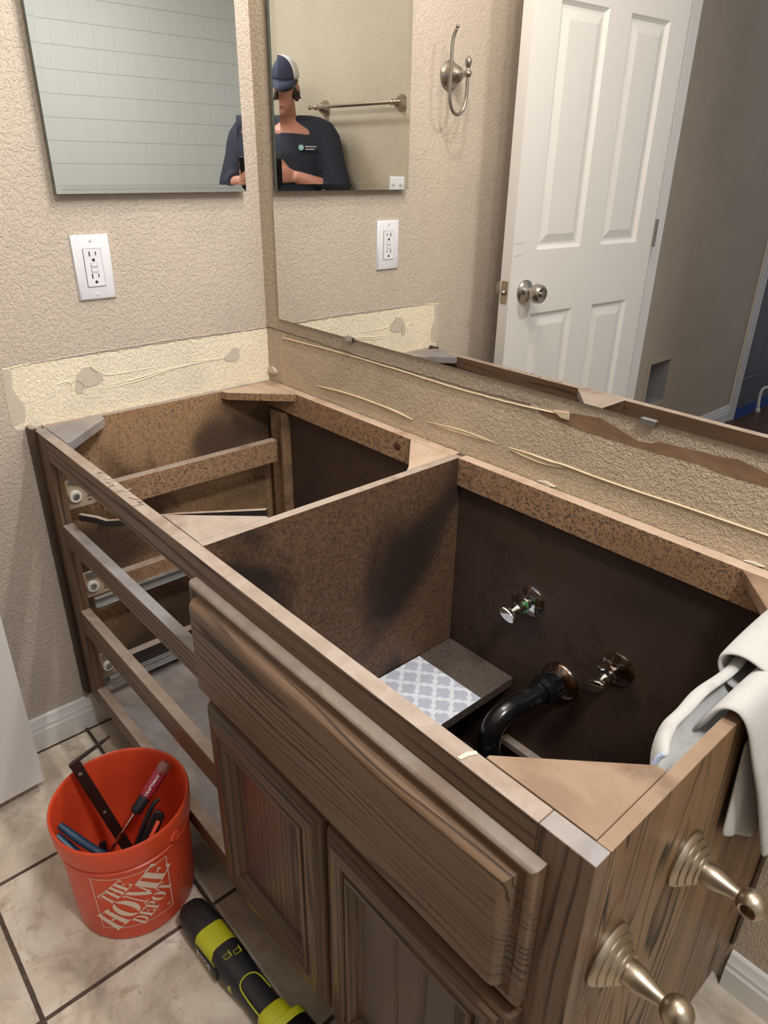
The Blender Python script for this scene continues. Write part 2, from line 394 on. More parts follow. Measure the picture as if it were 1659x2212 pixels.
# hall beyond the doorway
M = Mat('hall_floor_wood', (86,52,40), 0.4); M.color(M.mix(M.step(M.noise(30, 3, 0.6, 0, M.co((0.1,1,1))), 0.4, 0.6), (92,58,44), (66,40,32))); m_hfloor = M.m
wall_box('floor_hall', m_hfloor, -0.40, 2.2, -4.4, -1.80, -0.05, -0.002)
wall_box('floor_hall', m_hfloor, -0.40, 1.95, -1.80, -1.42, -0.05, -0.001)
m_hall = wall_paint('hall_paint', (192,176,156), 0.6, None, seed=11.0)
# hall wall with the open return-air niche
bm = NB()
box(bm, -0.16, -0.06, -1.925, -1.42, 0, 2.3); box(bm, -0.16, -0.06, -2.85, -2.095, 0, 2.3)
box(bm, -0.16, -0.06, -2.095, -1.925, 0.44, 2.3); box(bm, -0.16, -0.06, -2.095, -1.925, 0, 0.255)
hw = struct(obj('wall_hall', bm, m_hall, smooth=False))
m_niche = Mat('niche_grey', (168,168,170), 0.6, 0.3).m  # grey lining, darker than the hall paint around it
bm = NB(); box(bm, -0.165, -0.155, -2.10, -1.92, 0.25, 0.45)
for a in ((-0.156,-0.064,-2.0949,-2.0930,0.255,0.44),(-0.156,-0.064,-1.927,-1.9251,0.255,0.44),(-0.156,-0.064,-2.095,-1.925,0.438,0.4399),(-0.156,-0.064,-2.095,-1.925,0.2551,0.257)): box(bm, *a)
obj('niche_lining', bm, m_niche, hw, smooth=False)
bm = NB()
for a in ((-0.0605,-0.0565,-2.112,-2.093,0.24,0.458),(-0.0605,-0.0565,-1.927,-1.908,0.24,0.458),(-0.0605,-0.0565,-2.093,-1.927,0.438,0.458),(-0.0605,-0.0565,-2.093,-1.927,0.24,0.258)): box(bm, *a)
obj('niche_surround', bm, m_hall, hw, smooth=False, bevel=0.002)
m_hdark = Mat('hall_dark_door', (96,98,98), 0.6).m
bm = NB(); box(bm, -0.16, -0.11, -3.75, -2.85, 0.0, 2.0); hd = struct(obj('door_2', bm, m_hdark, smooth=False))
for z0, z1 in ((0.15, 0.85), (1.0, 1.85)):
    for y0, y1 in ((-3.66,-3.35), (-3.25,-2.94)):
        bm = NB(); rings_rect(bm, y0, y1, z0, z1, [(0.0,0.0),(0.01,0.004),(0.03,0.0),(0.04,0.003)], lambda u, v, h: Vector((-0.110+h, u, v)), -0.004)
        obj('door_panel', bm, m_hdark, hd, smooth=False)
def casing(name, p0, p1, wid, axis, mat=m_white):
    pass
bm = NB(); box(bm, -0.06, -0.045, -2.872, -2.815, 0.0, 2.03); box(bm, -0.045, -0.039, -2.872, -2.856, 0, 2.03); box(bm, -0.045,-0.041,-2.832,-2.815,0,2.03)
struct(obj('trim_1', bm, m_white, bevel=0.002))
def baseboard(name, fn, a, b, h=0.078):
    prof = [(0,0),(0.013,0),(0.013,h*0.56),(0.0105,h*0.62),(0.0105,h*0.72),(0.008,h*0.78),(0.006,h*0.95),(0.003,h),(0,h)]
    return struct(obj(name, prism(NB(), prof, fn, a, b), m_white, deg=20))
baseboard('baseboard_left', lambda p, t: Vector((p[0], t, p[1])), -1.33, -0.47)
baseboard('baseboard_back', lambda p, t: Vector((t, -p[0], p[1])), 1.249, 2.0)
baseboard('baseboard_rear', lambda p, t: Vector((t, -1.33+p[0], p[1])), 0.86, 2.08)
baseboard('baseboard_hall', lambda p, t: Vector((-0.06+p[0], t, p[1])), -2.815, -1.42, 0.088)
# bathroom door frame
bm = NB(); box(bm, 0.135, 0.150, -1.425, -1.325, 0, 1.975); box(bm, 0.79, 0.805, -1.425, -1.325, 0, 1.975); box(bm, 0.15, 0.79, -1.425, -1.325, 1.96, 1.975)
box(bm, 0.150, 0.160, -1.425, -1.375, 0, 1.96)
struct(obj('trim_2', bm, m_white, bevel=0.0015))
bm = NB(); box(bm, 0.085, 0.142, -1.33, -1.316, 0, 2.02); box(bm, 0.80, 0.857, -1.33, -1.316, 0, 2.02); box(bm, 0.142, 0.80, -1.33, -1.316, 1.968, 2.02)
struct(obj('trim_3', bm, m_white, bevel=0.003))
# marks left on the left wall by the old backsplash
def wall_patch(parent, name, pts, fn, mat, th=0.0012, label=None):
    return obj(name, prism(NB(), pts, fn, -0.0002, th), mat, parent, bevel=0.0004, label=label)
FL = lambda p, t: Vector((t, p[0], p[1]))
FB = lambda p, t: Vector((p[0], -t, p[1]))
wall_patch(wl, 'plaster_patch', [(-0.4366,0.8056),(-0.4211,0.8195),(-0.4059,0.8197),(-0.3943,0.8081),(-0.3855,0.8028),(-0.3865,0.7892),(-0.4026,0.7813),(-0.4259,0.7804),(-0.4293,0.7713),(-0.441,0.7695),(-0.4427,0.7816)], FL, m_plaster)
wall_patch(wl, 'plaster_patch', [(-0.1183,0.7909),(-0.1052,0.7998),(-0.0893,0.8126),(-0.0749,0.8062),(-0.0766,0.7867),(-0.0872,0.7795),(-0.1093,0.7829)], FL, m_plaster)
wall_patch(wl, 'bare_plaster', [(-0.5634,0.8385),(-0.548,0.8356),(-0.5528,0.8017),(-0.5386,0.7616),(-0.5436,0.7378),(-0.5687,0.7317),(-0.5688,0.7793)], FL, m_plaster, 0.0007)
def ridge(parent, name, pts, to3, r, mat, sp=6, flat=0.6, n=8):
    rr = [1.5*r*(0.35 if i in (0, len(pts)-1) else 1.0)*random.uniform(0.8, 1.2) for i in range(len(pts))]
    return obj(name, tube(NB(), [to3(p, 0.0002) for p in pts], rr, n, flat, spline=sp), mat, parent)
for pts, r in (([(-0.3881,0.7985),(-0.3568,0.796),(-0.2778,0.7962)],0.0009), ([(-0.3874,0.8031),(-0.3728,0.797),(-0.3324,0.7959),(-0.2778,0.7975)],0.0008),
               ([(-0.3946,0.7708),(-0.319,0.7745),(-0.2533,0.7848),(-0.1849,0.7905),(-0.1185,0.7887)],0.0011), ([(-0.394,0.7746),(-0.3182,0.7801),(-0.2529,0.788),(-0.1849,0.7905),(-0.1181,0.793)],0.0009),
               ([(-0.1912,0.7958),(-0.1376,0.7917),(-0.1085,0.7907)],0.0009), ([(-0.4772,0.7947),(-0.4566,0.7976),(-0.4486,0.7904),(-0.4516,0.7735)],0.001), ([(-0.47,0.79),(-0.458,0.7935),(-0.4535,0.787)],0.0008),
               ([(-0.222,0.857),(-0.196,0.845),(-0.183,0.826),(-0.178,0.812)],0.0006)):
    ridge(wl, 'glue_ridge', pts, FL, r, m_glue)
for pts in ([(-0.4086,0.819),(-0.4034,0.8116),(-0.3948,0.8051)], [(-0.4382,0.7963),(-0.4298,0.7909),(-0.4255,0.7823)]):
    obj('plaster_crack', tube(NB(), [FL(p, 0.0013) for p in pts], 0.0006, 6, 0.4, spline=4), m_crack, wl)
def jag(pts, n, amp):
    out = []
    for a, b in zip(pts, pts[1:]):
        for k in range(n):
            t = k/n; out.append((a[0]+(b[0]-a[0])*t, a[1]+(b[1]-a[1])*t + random.uniform(-amp, amp)))
    out.append(pts[-1]); return out
obj('torn_paint_edge', tube(NB(), [FL(p, 0.0004) for p in jag([(-0.5634,0.8385),(-0.5397,0.8403),(-0.5016,0.8423),(-0.4551,0.8433),(-0.3794,0.8451),(-0.3075,0.8465),(-0.244,0.8478),(-0.1548,0.8463),(-0.0835,0.8452),(0.0,0.844)], 9, 0.0009)], 0.0010, 6), m_wall_l, wl)
# back wall marks
wall_patch(wb, 'torn_wallboard_paper', [(0.7643,0.842),(0.7728,0.8346),(0.8098,0.8318),(0.8241,0.8309),(0.8521,0.8293),(0.911,0.8294),(0.9656,0.8295),(0.9884,0.8308),(1.0346,0.8326),(1.0538,0.8291),(1.0791,0.8293),(1.1169,0.8301),(1.236,0.8300),(1.236,0.852),(1.1126,0.8478),(1.0733,0.8542),(1.0489,0.8507),(1.0123,0.8492),(0.9679,0.8473),(0.9574,0.8414),(0.9399,0.8393),(0.9076,0.8476),(0.8742,0.8563),(0.8229,0.8506),(0.8223,0.8428)], FB, m_torn, 0.0005)
wall_patch(wb, 'paint_flap', [(0.7931,0.8476),(0.821,0.8516),(0.8228,0.8398),(0.8086,0.8398)], FB, m_glue_b, 0.003)
wall_patch(wb, 'glue_lump', [(0.0045,0.753),(0.0185,0.757),(0.0365,0.7494),(0.034,0.743),(0.0055,0.7417)], FB, m_plaster, 0.005)
wall_patch(wb, 'plaster_chip', [(0.7801,0.7262),(0.7951,0.7305),(0.8145,0.7269),(0.8036,0.7242)], FB, m_plaster, 0.004)
wall_patch(wb, 'plaster_chip', [(1.112,0.7252),(1.125,0.728),(1.139,0.727),(1.13,0.7245)], FB, m_plaster, 0.004)
for pts, r in (([(0.1808,0.7483),(0.2428,0.7539),(0.3201,0.7573),(0.3863,0.7571),(0.4264,0.7562),(0.4596,0.7539),(0.4865,0.7512)],0.0016),
               ([(0.25,0.7520),(0.33,0.7545),(0.40,0.7550),(0.45,0.7535)],0.0010),
               ([(0.5229,0.7573),(0.5721,0.762),(0.619,0.7648),(0.6551,0.7642),(0.6855,0.7631)],0.0012), ([(0.5229,0.7563),(0.57,0.7565),(0.62,0.7585),(0.66,0.7612),(0.6855,0.7625)],0.0008),
               ([(0.7152,0.7635),(0.7512,0.7654),(0.7975,0.7656),(0.8266,0.7671),(0.8763,0.7659),(0.9417,0.7661),(1.0128,0.7679),(1.0751,0.7685),(1.14,0.769),(1.23,0.7695)],0.0016),
               ([(0.7153,0.7615),(0.7442,0.7585),(0.7836,0.7572),(0.8132,0.7606),(0.841,0.7669)],0.0012),
               ([(0.0652,0.8313),(0.0543,0.7944),(0.0451,0.7522)],0.0009)):
    ridge(wb, 'glue_ridge', pts, FB, r, m_glue_b)
wall_patch(wb, 'glue_smear', [(0.5329,0.757),(0.5721,0.762),(0.619,0.7648),(0.6551,0.7642),(0.68,0.763),(0.63,0.7592),(0.58,0.7568)], FB, m_glue_b, 0.0008)
wall_patch(wb, 'glue_smear', [(0.72,0.763),(0.7512,0.7654),(0.7975,0.7656),(0.83,0.767),(0.8132,0.7606),(0.7836,0.7572),(0.7442,0.7585)], FB, m_glue_b, 0.0008)
lipm = m_wall_b
obj('torn_paint_edge', tube(NB(), [FB(p, 0.0006) for p in jag([(0.0652,0.8313),(0.15,0.8336),(0.2959,0.8372),(0.413,0.8373),(0.4929,0.8366),(0.6036,0.8364),(0.7,0.838),(0.7933,0.8441),(0.8219,0.8457)], 6, 0.0004)], 0.0017, 6, 0.8), m_glue_b, wb)
obj('torn_paint_edge', tube(NB(), [FB(p, 0.0004) for p in jag([(0.0,0.846),(0.06,0.8455),(0.13,0.8450),(0.2517,0.8428),(0.3082,0.8416),(0.413,0.8412),(0.4667,0.842),(0.56,0.842),(0.66,0.8425),(0.75,0.846)], 9, 0.0009)], 0.0008, 6, 0.8), m_crack, wb)

# ------------------------------------------------------------------ bathroom door (opened against the left wall)
TH = math.radians(4.0)
DM = Matrix(((math.sin(TH), math.cos(TH), 0, 0.142), (-math.cos(TH), math.sin(TH), 0, -0.690), (0, 0, 1, 0), (0, 0, 0, 1)))  # (u along door, w out of face, z)
def D3(u, wv, z): return DM @ Vector((u, wv, z))
def panelled(bm, us, zs, panels, prof, depth, fn, x0, x1, z0, z1):
    cache = {}
    def V(u, z, h):
        k = (round(u,5), round(z,5), round(h,5))
        if k not in cache: cache[k] = bm.verts.new(fn(u, h, z))
        return cache[k]
    for i in range(len(us)-1):
        for j in range(len(zs)-1):
            if (i, j) in panels:
                prev = [V(us[i],zs[j],0), V(us[i+1],zs[j],0), V(us[i+1],zs[j+1],0), V(us[i],zs[j+1],0)]
                for ins, h in prof:
                    cur = [V(us[i]+ins,zs[j]+ins,h), V(us[i+1]-ins,zs[j]+ins,h), V(us[i+1]-ins,zs[j+1]-ins,h), V(us[i]+ins,zs[j+1]-ins,h)]
                    for k in range(4): bm.faces.new((prev[k], prev[(k+1)%4], cur[(k+1)%4], cur[k]))
                    prev = cur
                bm.faces.new(prev)
            else:
                bm.faces.new((V(us[i],zs[j],0), V(us[i+1],zs[j],0), V(us[i+1],zs[j+1],0), V(us[i],zs[j+1],0)))
    return V
us = [0.0, 0.094, 0.277, 0.369, 0.543, 0.627]; zs = [0.030, 0.20, 0.808, 0.978, 1.540, 1.625, 1.83, 1.955]
pan = {(1,1),(3,1),(1,3),(3,3),(1,5),(3,5)}
dprof = [(0.004,-0.004),(0.010,-0.009),(0.016,-0.009),(0.038,-0.0025),(0.040,-0.0025)]
bm = NB()
panelled(bm, us, zs, pan, dprof, 0, lambda u, h, z: D3(u, h, z), 0, 0.627, 0.03, 1.955)
panelled(bm, us, zs, pan, dprof, 0, lambda u, h, z: D3(u, -0.035-h, z), 0, 0.627, 0.03, 1.955)
def q(*p): bm.faces.new([bm.verts.new(D3(*c)) for c in p])
for j in range(len(zs)-1):
    q((0,0,zs[j]),(0,-0.035,zs[j]),(0,-0.035,zs[j+1]),(0,0,zs[j+1])); q((0.627,0,zs[j]),(0.627,-0.035,zs[j]),(0.627,-0.035,zs[j+1]),(0.627,0,zs[j+1]))
for i in range(len(us)-1):
    q((us[i],0,0.03),(us[i],-0.035,0.03),(us[i+1],-0.035,0.03),(us[i+1],0,0.03)); q((us[i],0,1.955),(us[i],-0.035,1.955),(us[i+1],-0.035,1.955),(us[i+1],0,1.955))
bmesh.ops.remove_doubles(bm, verts=bm.verts[:], dist=1e-5)
door = struct(obj('door_1', bm, m_door, smooth=False))
nrm = D3(0,1,0) - D3(0,0,0)
kprof = [(0,0.031),(0.004,0.031),(0.007,0.028),(0.010,0.020),(0.014,0.0135),(0.022,0.0115),(0.028,0.014),(0.034,0.0215),(0.042,0.0255),(0.052,0.0255),(0.060,0.0235),(0.064,0.020),(0.065,0.018),(0.0635,0.015),(0.063,0.004)]
k = obj('door_knob', lathe(NB(), kprof, D3(0.061, 0.0, 0.872), nrm, 40), m_nickel, door)
obj('knob_button', lathe(NB(), [(0.060,0.007),(0.066,0.007),(0.067,0.005)], D3(0.061,0,0.872), nrm, 20), m_nickel, k)
k2 = obj('door_knob', lathe(NB(), [(h*0.95, r) for h, r in kprof], D3(0.061, -0.035, 0.872), -nrm, 32), m_nickel, door)
dd = D3(0,0,0) - D3(1,0,0)
bm = NB(); prism(bm, [(-0.030,0.845),(-0.027,0.842),(-0.010,0.842),(-0.006,0.845),(-0.006,0.899),(-0.009,0.902),(-0.026,0.902),(-0.030,0.899)], lambda p, t: D3(-t, p[0], p[1]), -0.001, 0.0012)
lp = obj('latch_plate', bm, m_satin, door)
obj('latch_bolt', lathe(NB(), [(0,0.0075),(0.006,0.0075),(0.010,0.005),(0.0115,0.002)], D3(-0.001,-0.018,0.872), dd, 20), m_nickel, lp)
for z in (0.852, 0.892): obj('screw', lathe(NB(), [(0,0.0025),(0.0008,0.0022)], D3(-0.0011,-0.018,z), dd, 12), m_steel, lp)
for z in (0.25, 1.0, 1.75): obj('hinge', tube(NB(), [D3(0.632,0.004,z-0.04), D3(0.632,0.004,z+0.04)], 0.0055, 12), m_nickel, door)
for (u0, z0) in ((0.004, 0.965), (0.008, 0.995)):
    obj('scuff_mark', prism(NB(), [(u0,z0),(u0+0.035,z0+0.003),(u0+0.036,z0+0.0045),(u0,z0+0.002)], lambda p, t: D3(p[0], t, p[1]), -0.0001, 0.0002), Mat('scuff', (176,170,164), 0.5).m, door, smooth=False)

# ------------------------------------------------------------------ wall mirror and medicine cabinet
mx0, mx1, mz0, mz1 = 0.057, 1.42, 0.8715, 1.80
mir = thing('wall_mirror', 'large frameless plate mirror glued flat on the back wall above the stripped vanity', 'mirror', (0.646, -0.002, mz0))
bm = NB(); box(bm, mx0, mx1, -0.0028, 0.0, mz0, mz1); obj('glass_edge', bm, m_glass_edge, mir, smooth=False)
bm = NB(); box(bm, mx0+0.0006, mx1-0.0006, -0.004, -0.0029, mz0+0.0006, mz1-0.0006); obj('mirror_glass', bm, m_mirror, mir, smooth=False)
for x in (0.304, 0.95):
    bm = NB(); box(bm, x-0.011, x+0.011, -0.0075, 0, mz0-0.005, mz0-0.0005); box(bm, x-0.011, x+0.011, -0.0078, -0.0048, mz0-0.005, mz0+0.004)
    obj('mirror_clip', bm, m_steel, mir, bevel=0.0006)
cy0, cy1, cz0, cz1, cxf = -0.421, -0.0425, 1.1265, 1.73, 0.0195
cab = thing('medicine_cabinet', 'mirrored medicine cabinet hanging on the left wall straight above the outlet', 'mirror cabinet', (0.0, -0.232, cz0))
bm = NB(); box(bm, 0.0, 0.013, cy0+0.004, cy1-0.004, cz0+0.004, cz1-0.004); obj('cabinet_body', bm, m_steel, cab, smooth=False)
bm = NB(); bv = 0.013
rings_rect(bm, cy0, cy1, cz0, cz1, [(0.0, 0.0185)], lambda u, v, h: Vector((h, u, v)), 0.013)
dr_ = obj('mirror_door', bm, m_glass_edge, cab, smooth=False)
bm = NB(); V0 = [(cy0,cz0),(cy1,cz0),(cy1,cz1),(cy0,cz1)]; V1 = [(cy0+bv,cz0+bv),(cy1-bv,cz0+bv),(cy1-bv,cz1-bv),(cy0+bv,cz1-bv)]
A = [bm.verts.new((0.0193, a, b)) for a, b in V0]; B = [bm.verts.new((0.0195, a, b)) for a, b in V1]
for k in range(4): bm.faces.new((A[k], A[(k+1)%4], B[(k+1)%4], B[k]))
bm.faces.new([bm.verts.new((0.0190, a, b)) for a, b in V0][::-1])
obj('bevelled_edge', bm, m_bevel, dr_, smooth=False)
bm = NB(); box(bm, 0.0187, 0.0195, cy0+bv, cy1-bv, cz0+bv, cz1-bv); obj('mirror_face', bm, m_mirror2, dr_, smooth=False)

# ------------------------------------------------------------------ outlet
oy, oz = -0.3715, 1.0002
out = thing('wall_outlet', 'white test-and-reset wall outlet with rectangular cover plate under the medicine cabinet', 'outlet', (0, oy, oz))
bm = NB(); rings_rect(bm, oy-0.035, oy+0.035, oz-0.0572, oz+0.0572, [(0,0.0025),(0.0012,0.0045),(0.004,0.0058)], lambda u, v, h: Vector((h, u, v)), 0.0); obj('cover_plate', bm, m_plastic, out, deg=50)
bm = NB(); rings_rect(bm, oy-0.0172, oy+0.0172, oz-0.0340, oz+0.0340, [(0,0.0060)], lambda u, v, h: Vector((h, u, v)), 0.0055); obj('shadow_gap', bm, m_slot, out, smooth=False)
bm = NB(); rings_rect(bm, oy-0.0164, oy+0.0164, oz-0.0332, oz+0.0332, [(0,0.0068),(0.0008,0.0074)], lambda u, v, h: Vector((h, u, v)), 0.0055); rc = obj('receptacle', bm, m_plastic, out)
for zc in (oz+0.0215, oz-0.0175):
    bm = NB(); box(bm, 0.0070, 0.0077, oy-0.0070, oy-0.0048, zc-0.0010, zc+0.0075); box(bm, 0.0070, 0.0077, oy+0.0048, oy+0.0066, zc+0.0004, zc+0.0070)
    lathe(bm, [(0, 0.0028), (0.0007, 0.0028)], (0.0070, oy+0.0002, zc-0.0075), (1,0,0), 14)
    obj('socket_slots', bm, m_slot, rc, smooth=False)
for zc in (oz+0.0052, oz-0.0040):
    bm = NB(); rings_rect(bm, oy-0.0062, oy+0.0062, zc-0.0036, zc+0.0036, [(0,0.0076)], lambda u, v, h: Vector((h, u, v)), 0.007); obj('button_gap', bm, m_slot, rc, smooth=False)
    bm = NB(); rings_rect(bm, oy-0.0056, oy+0.0056, zc-0.0031, zc+0.0031, [(0,0.0081),(0.0005,0.0085)], lambda u, v, h: Vector((h, u, v)), 0.007); obj('button', bm, m_plastic, rc)
for zc in (oz+0.0475, oz-0.0475):
    bm = NB(); lathe(bm, [(0,0.0030),(0.0010,0.0028),(0.0013,0.0018)], (0.0055, oy, zc), (1,0,0), 16); sc = obj('screw', bm, m_plastic, out)
    bm = NB(); box(bm, 0.0066, 0.0071, -0.0024, 0.0024, -0.0003, 0.0003, Matrix.Translation((0, oy, zc)) @ Matrix.Rotation(0.8, 4, 'X')); obj('screw_slot', bm, m_slot, sc, smooth=False)

# ------------------------------------------------------------------ vanity
D, H, W = 0.537, 0.7237, 1.243
van = thing('vanity_cabinet', 'long dark-stained oak vanity base with its countertop and drawers removed', 'cabinet', (0.62, -0.26, 0))
def part(name, mat, *a, top=None, bevel=0.0012, parent=van, label=None):
    return obj(name, box(NB(), *a), mat, parent, bevel=bevel, top=top, label=label)
part('scribe_strip', m_oak_dark, 0.001, 0.028, -0.547, -0.534, 0.100, 0.7300, top=m_dust, bevel=0.004)
part('stile', m_oak_z, 0.020, 0.076, -D, -D+0.020, 0.100, H, top=m_dust_grey)
part('stile', m_oak_z, 1.191, W, -D, -D+0.020, 0.100, H, top=m_dust_grey)
part('rail', m_oak_x, 0.076, 1.191, -D, -D+0.020, 0.677, H, top=m_dust)
part('rail', m_oak_x, 0.076, 0.640, -D, -D+0.020, 0.497, 0.5435, top=m_dust_grey)
part('rail', m_oak_x, 0.076, 0.640, -D, -D+0.020, 0.291, 0.3455, top=m_dust)
part('rail', m_oak_x, 0.076, 1.191, -D, -D+0.020, 0.104, 0.140, top=m_dust)
part('rail', m_oak_x, 0.680, 1.191, -D, -D+0.020, 0.500, 0.540, top=m_dust)
part('stile', m_oak_z, 0.640, 0.680, -D, -D+0.020, 0.140, 0.677)
part('side_panel', m_oak_side, 1.230, W, -D+0.020, -0.001, 0.077, H, top=m_block_warm, bevel=0.0006)
part('scribe_strip', m_oak_dark, W, W+0.006, -0.014, -0.0015, 0.100, H-0.01, bevel=0.002)
part('side_panel', m_pb_left, 0.001, 0.016, -D+0.020, -0.001, 0.077, H-0.001, top=m_dust, bevel=0.0006, label='stain-speckled inner side panel against the left wall')
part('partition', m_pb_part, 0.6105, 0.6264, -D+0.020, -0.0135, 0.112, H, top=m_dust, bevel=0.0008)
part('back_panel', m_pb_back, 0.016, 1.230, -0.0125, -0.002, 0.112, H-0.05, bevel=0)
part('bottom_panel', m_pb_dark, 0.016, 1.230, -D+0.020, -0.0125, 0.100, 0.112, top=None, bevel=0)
part('drawer_bay_floor', m_dust_grey, 0.016, 0.6105, -D+0.020, -0.0135, 0.1122, 0.124, bevel=0.0008, label='grey dusty board at the bottom of the drawer bay')
part('toe_kick', m_oak_dark, 0.016, 1.230, -0.470, -0.455, 0.0, 0.100, bevel=0)
part('back_rail', m_pb_rail, 0.016, 0.6105, -0.0235, -0.002, 0.6715, H, top=m_block, bevel=0.0008)
part('back_rail', m_pb_rail, 0.6264, 1.230, -0.0235, -0.002, 0.6715, H, top=m_block, bevel=0.0008)
obj('wood_knot', lathe(NB(), [(0,0.008),(0.0004,0.007)], (0.470,-0.0236,0.699), (0,-1,0), 20, 1.2), Mat('knot', (84,52,38), 0.6).m, van)
# corner post and board of the drawer bay
part('corner_post', m_pb_rail, 0.040, 0.090, -0.030, -0.0126, 0.124, 0.668, bevel=0.001)
part('corner_post', m_pb_left, 0.086, 0.096, -0.036, -0.0126, 0.124, 0.668, bevel=0.001)
def block(pts, mat, topm, z1=H, th=0.017, label=None):
    return obj('corner_block', prism(NB(), pts, pz, z1-th, z1), mat, van, bevel=0.0008, top=topm, label=label)
block([(0.0165,-0.0242),(0.0165,-0.140),(0.034,-0.134),(0.140,-0.0242)], m_pb_rail, m_block)
block([(0.0165,-0.516),(0.127,-0.516),(0.127,-0.508),(0.034,-0.408),(0.0165,-0.408)], m_dust_grey, m_dust_grey)
block([(0.6100,-0.516),(0.6100,-0.404),(0.604,-0.404),(0.508,-0.512),(0.508,-0.516)], m_dust_grey, m_dust)
block([(0.6100,-0.0242),(0.6100,-0.132),(0.600,-0.118),(0.516,-0.034),(0.507,-0.0242)], m_pb_rail, m_block)
block([(1.2295,-0.516),(1.2295,-0.412),(1.220,-0.412),(1.119,-0.512),(1.119,-0.516)], m_block_warm, m_block_warm)
block([(1.2295,-0.0242),(1.2295,-0.140),(1.222,-0.140),(1.122,-0.0245)], m_block_warm, m_block_warm)
# false drawer front
bm = NB(); fprof = [(0,-0.546),(0.0015,-0.5495),(0.0045,-0.5515),(0.0085,-0.5510),(0.0105,-0.5485),(0.0130,-0.5470),(0.0165,-0.5490),(0.0180,-0.5560),(0.0205,-0.5610),(0.0245,-0.5645),(0.0290,-0.5655)]
rings_rect(bm, 0.640, 1.2045, 0.512, 0.6905, fprof, lambda u, v, h: Vector((u, h, v)), -0.5372)
ff = obj('false_drawer_front', bm, m_oak_front, van, deg=50); ff.data.materials.append(m_dust)
for p_ in ff.data.polygons:
    if p_.normal.z > 0.5 and p_.center.z > 0.6825: p_.material_index = 1
# cupboard doors
m_oak_rail = wood('stained_oak_door_rail', 'x', (112,84,62), (84,60,44), (42,28,21), dens=1.3, seed=14.0, rough=0.36, patchy=(84,72,44))
def cup_door(x0, x1, pm):
    bm = NB()
    prof = [(0,-0.5440),(0.004,-0.5515),(0.0075,-0.5535),(0.0095,-0.5520),(0.0125,-0.5520),(0.0155,-0.5572),(0.0175,-0.5580),(0.0335,-0.5580),(0.0355,-0.5565),(0.0370,-0.5530),(0.0400,-0.5530),(0.0420,-0.5572),(0.0465,-0.5580),(0.0500,-0.5545),(0.0535,-0.5500),(0.0565,-0.5440),(0.0580,-0.5430)]
    rings_rect(bm, x0, x1, 0.130, 0.4965, prof, lambda u, v, h: Vector((u, h, v)), -0.5373)
    bm.faces.ensure_lookup_table()
    for i, f in enumerate(bm.faces):
        if 0 < i < len(bm.faces)-1 and (i-1) % 4 in (0, 2): f.material_index = 1
    d = obj('cupboard_door', bm, m_oak_door, van, deg=30); d.data.materials.append(m_oak_rail)
    bm = NB(); box(bm, x0+0.0582, x1-0.0582, -0.5437, -0.5425, 0.1882, 0.4383); obj('door_panel', bm, pm, d, smooth=False)
    return d
cup_door(0.652, 0.9245, m_oak_red)
cup_door(0.9285, 1.2045, wood('stained_oak_panel_grey', 'z', (92,72,60), (74,56,46), (50,36,29), dens=0.5, seed=3.0, rough=0.4, dist=2.5))
# drawer cleats and slides
def channel(y0, y1, z, label=None):
    bm = NB()
    box(bm, 0.0905, 0.0935, y0, y1, z-0.021, z+0.0005); box(bm, 0.0935, 0.1005, y0, y1, z-0.0012, z+0.0005); box(bm, 0.0935, 0.1005, y0, y1, z-0.021, z-0.0193)
    return bm
part('drawer_cleat', m_pb_rail, 0.070, 0.0905, -0.458, -0.048, 0.556, 0.609, top=m_dust)
part('drawer_cleat', m_pb_rail, 0.070, 0.0905, -0.458, -0.048, 0.362, 0.407, top=m_dust)
part('drawer_cleat', m_pb_dark, 0.070, 0.0905, -0.458, -0.048, 0.164, 0.203, top=m_dust)
for z, yb in ((0.392, -0.075), (0.188, -0.09)):
    sl = obj('drawer_slide', channel(-0.510, yb, z-0.018), m_steel, van, bevel=0.0003)
def bracket(z, tilt=False):
    b = part('slide_bracket', m_bracket, 0.0665, 0.0685, -0.5165, -0.4610, z-0.026, z+0.034, bevel=0.0006)
    obj('slide_roller', lathe(NB(), [(0,0.0125),(0.006,0.0125),(0.0072,0.0112),(0.0074,0.0072),(0.0066,0.0068)], (0.0690,-0.5015,z), (1,0,0), 28), m_ivory, b)
    obj('roller_pin', lathe(NB(), [(0,0.0062),(0.0078,0.0062),(0.0084,0.0045)], (0.0690,-0.5015,z), (1,0,0), 20), m_steel, b)
    bm = NB()
    for k in range(5):
        zz = z-0.016+k*0.0075
        box(bm, 0.0684, 0.0688, -0.5160, -0.5145, zz, zz+0.0028)
    obj('slot_row', bm, m_slot, b, smooth=False)
    bm = NB()
    for k in range(5):
        zz = z-0.016+k*0.0075
        box(bm, 0.0684, 0.0688, -0.4790, -0.4710, zz, zz+0.0028)
    obj('slot_row', bm, m_slot, b, smooth=False)
    M4 = Matrix.Translation((0.0715, -0.486, z+0.027)) @ Matrix.Rotation(math.radians(-24 if tilt else 0), 4, 'X')
    bm = NB(); box(bm, -0.0015, 0.0015, -0.024, 0.028 if tilt else 0.020, -0.0075, 0.0075, M4)
    pl = obj('steel_plate', bm, m_steel, b, bevel=0.0004)
    for yy in (-0.006, 0.012): obj('rivet', lathe(NB(), [(0,0.0042),(0.0012,0.0042),(0.002,0.0028)], M4 @ Vector((0.0015, yy, 0)), (1,0,0), 16), m_steel if yy < 0 else m_slot, pl)
bracket(0.594, True); bracket(0.390); bracket(0.186)
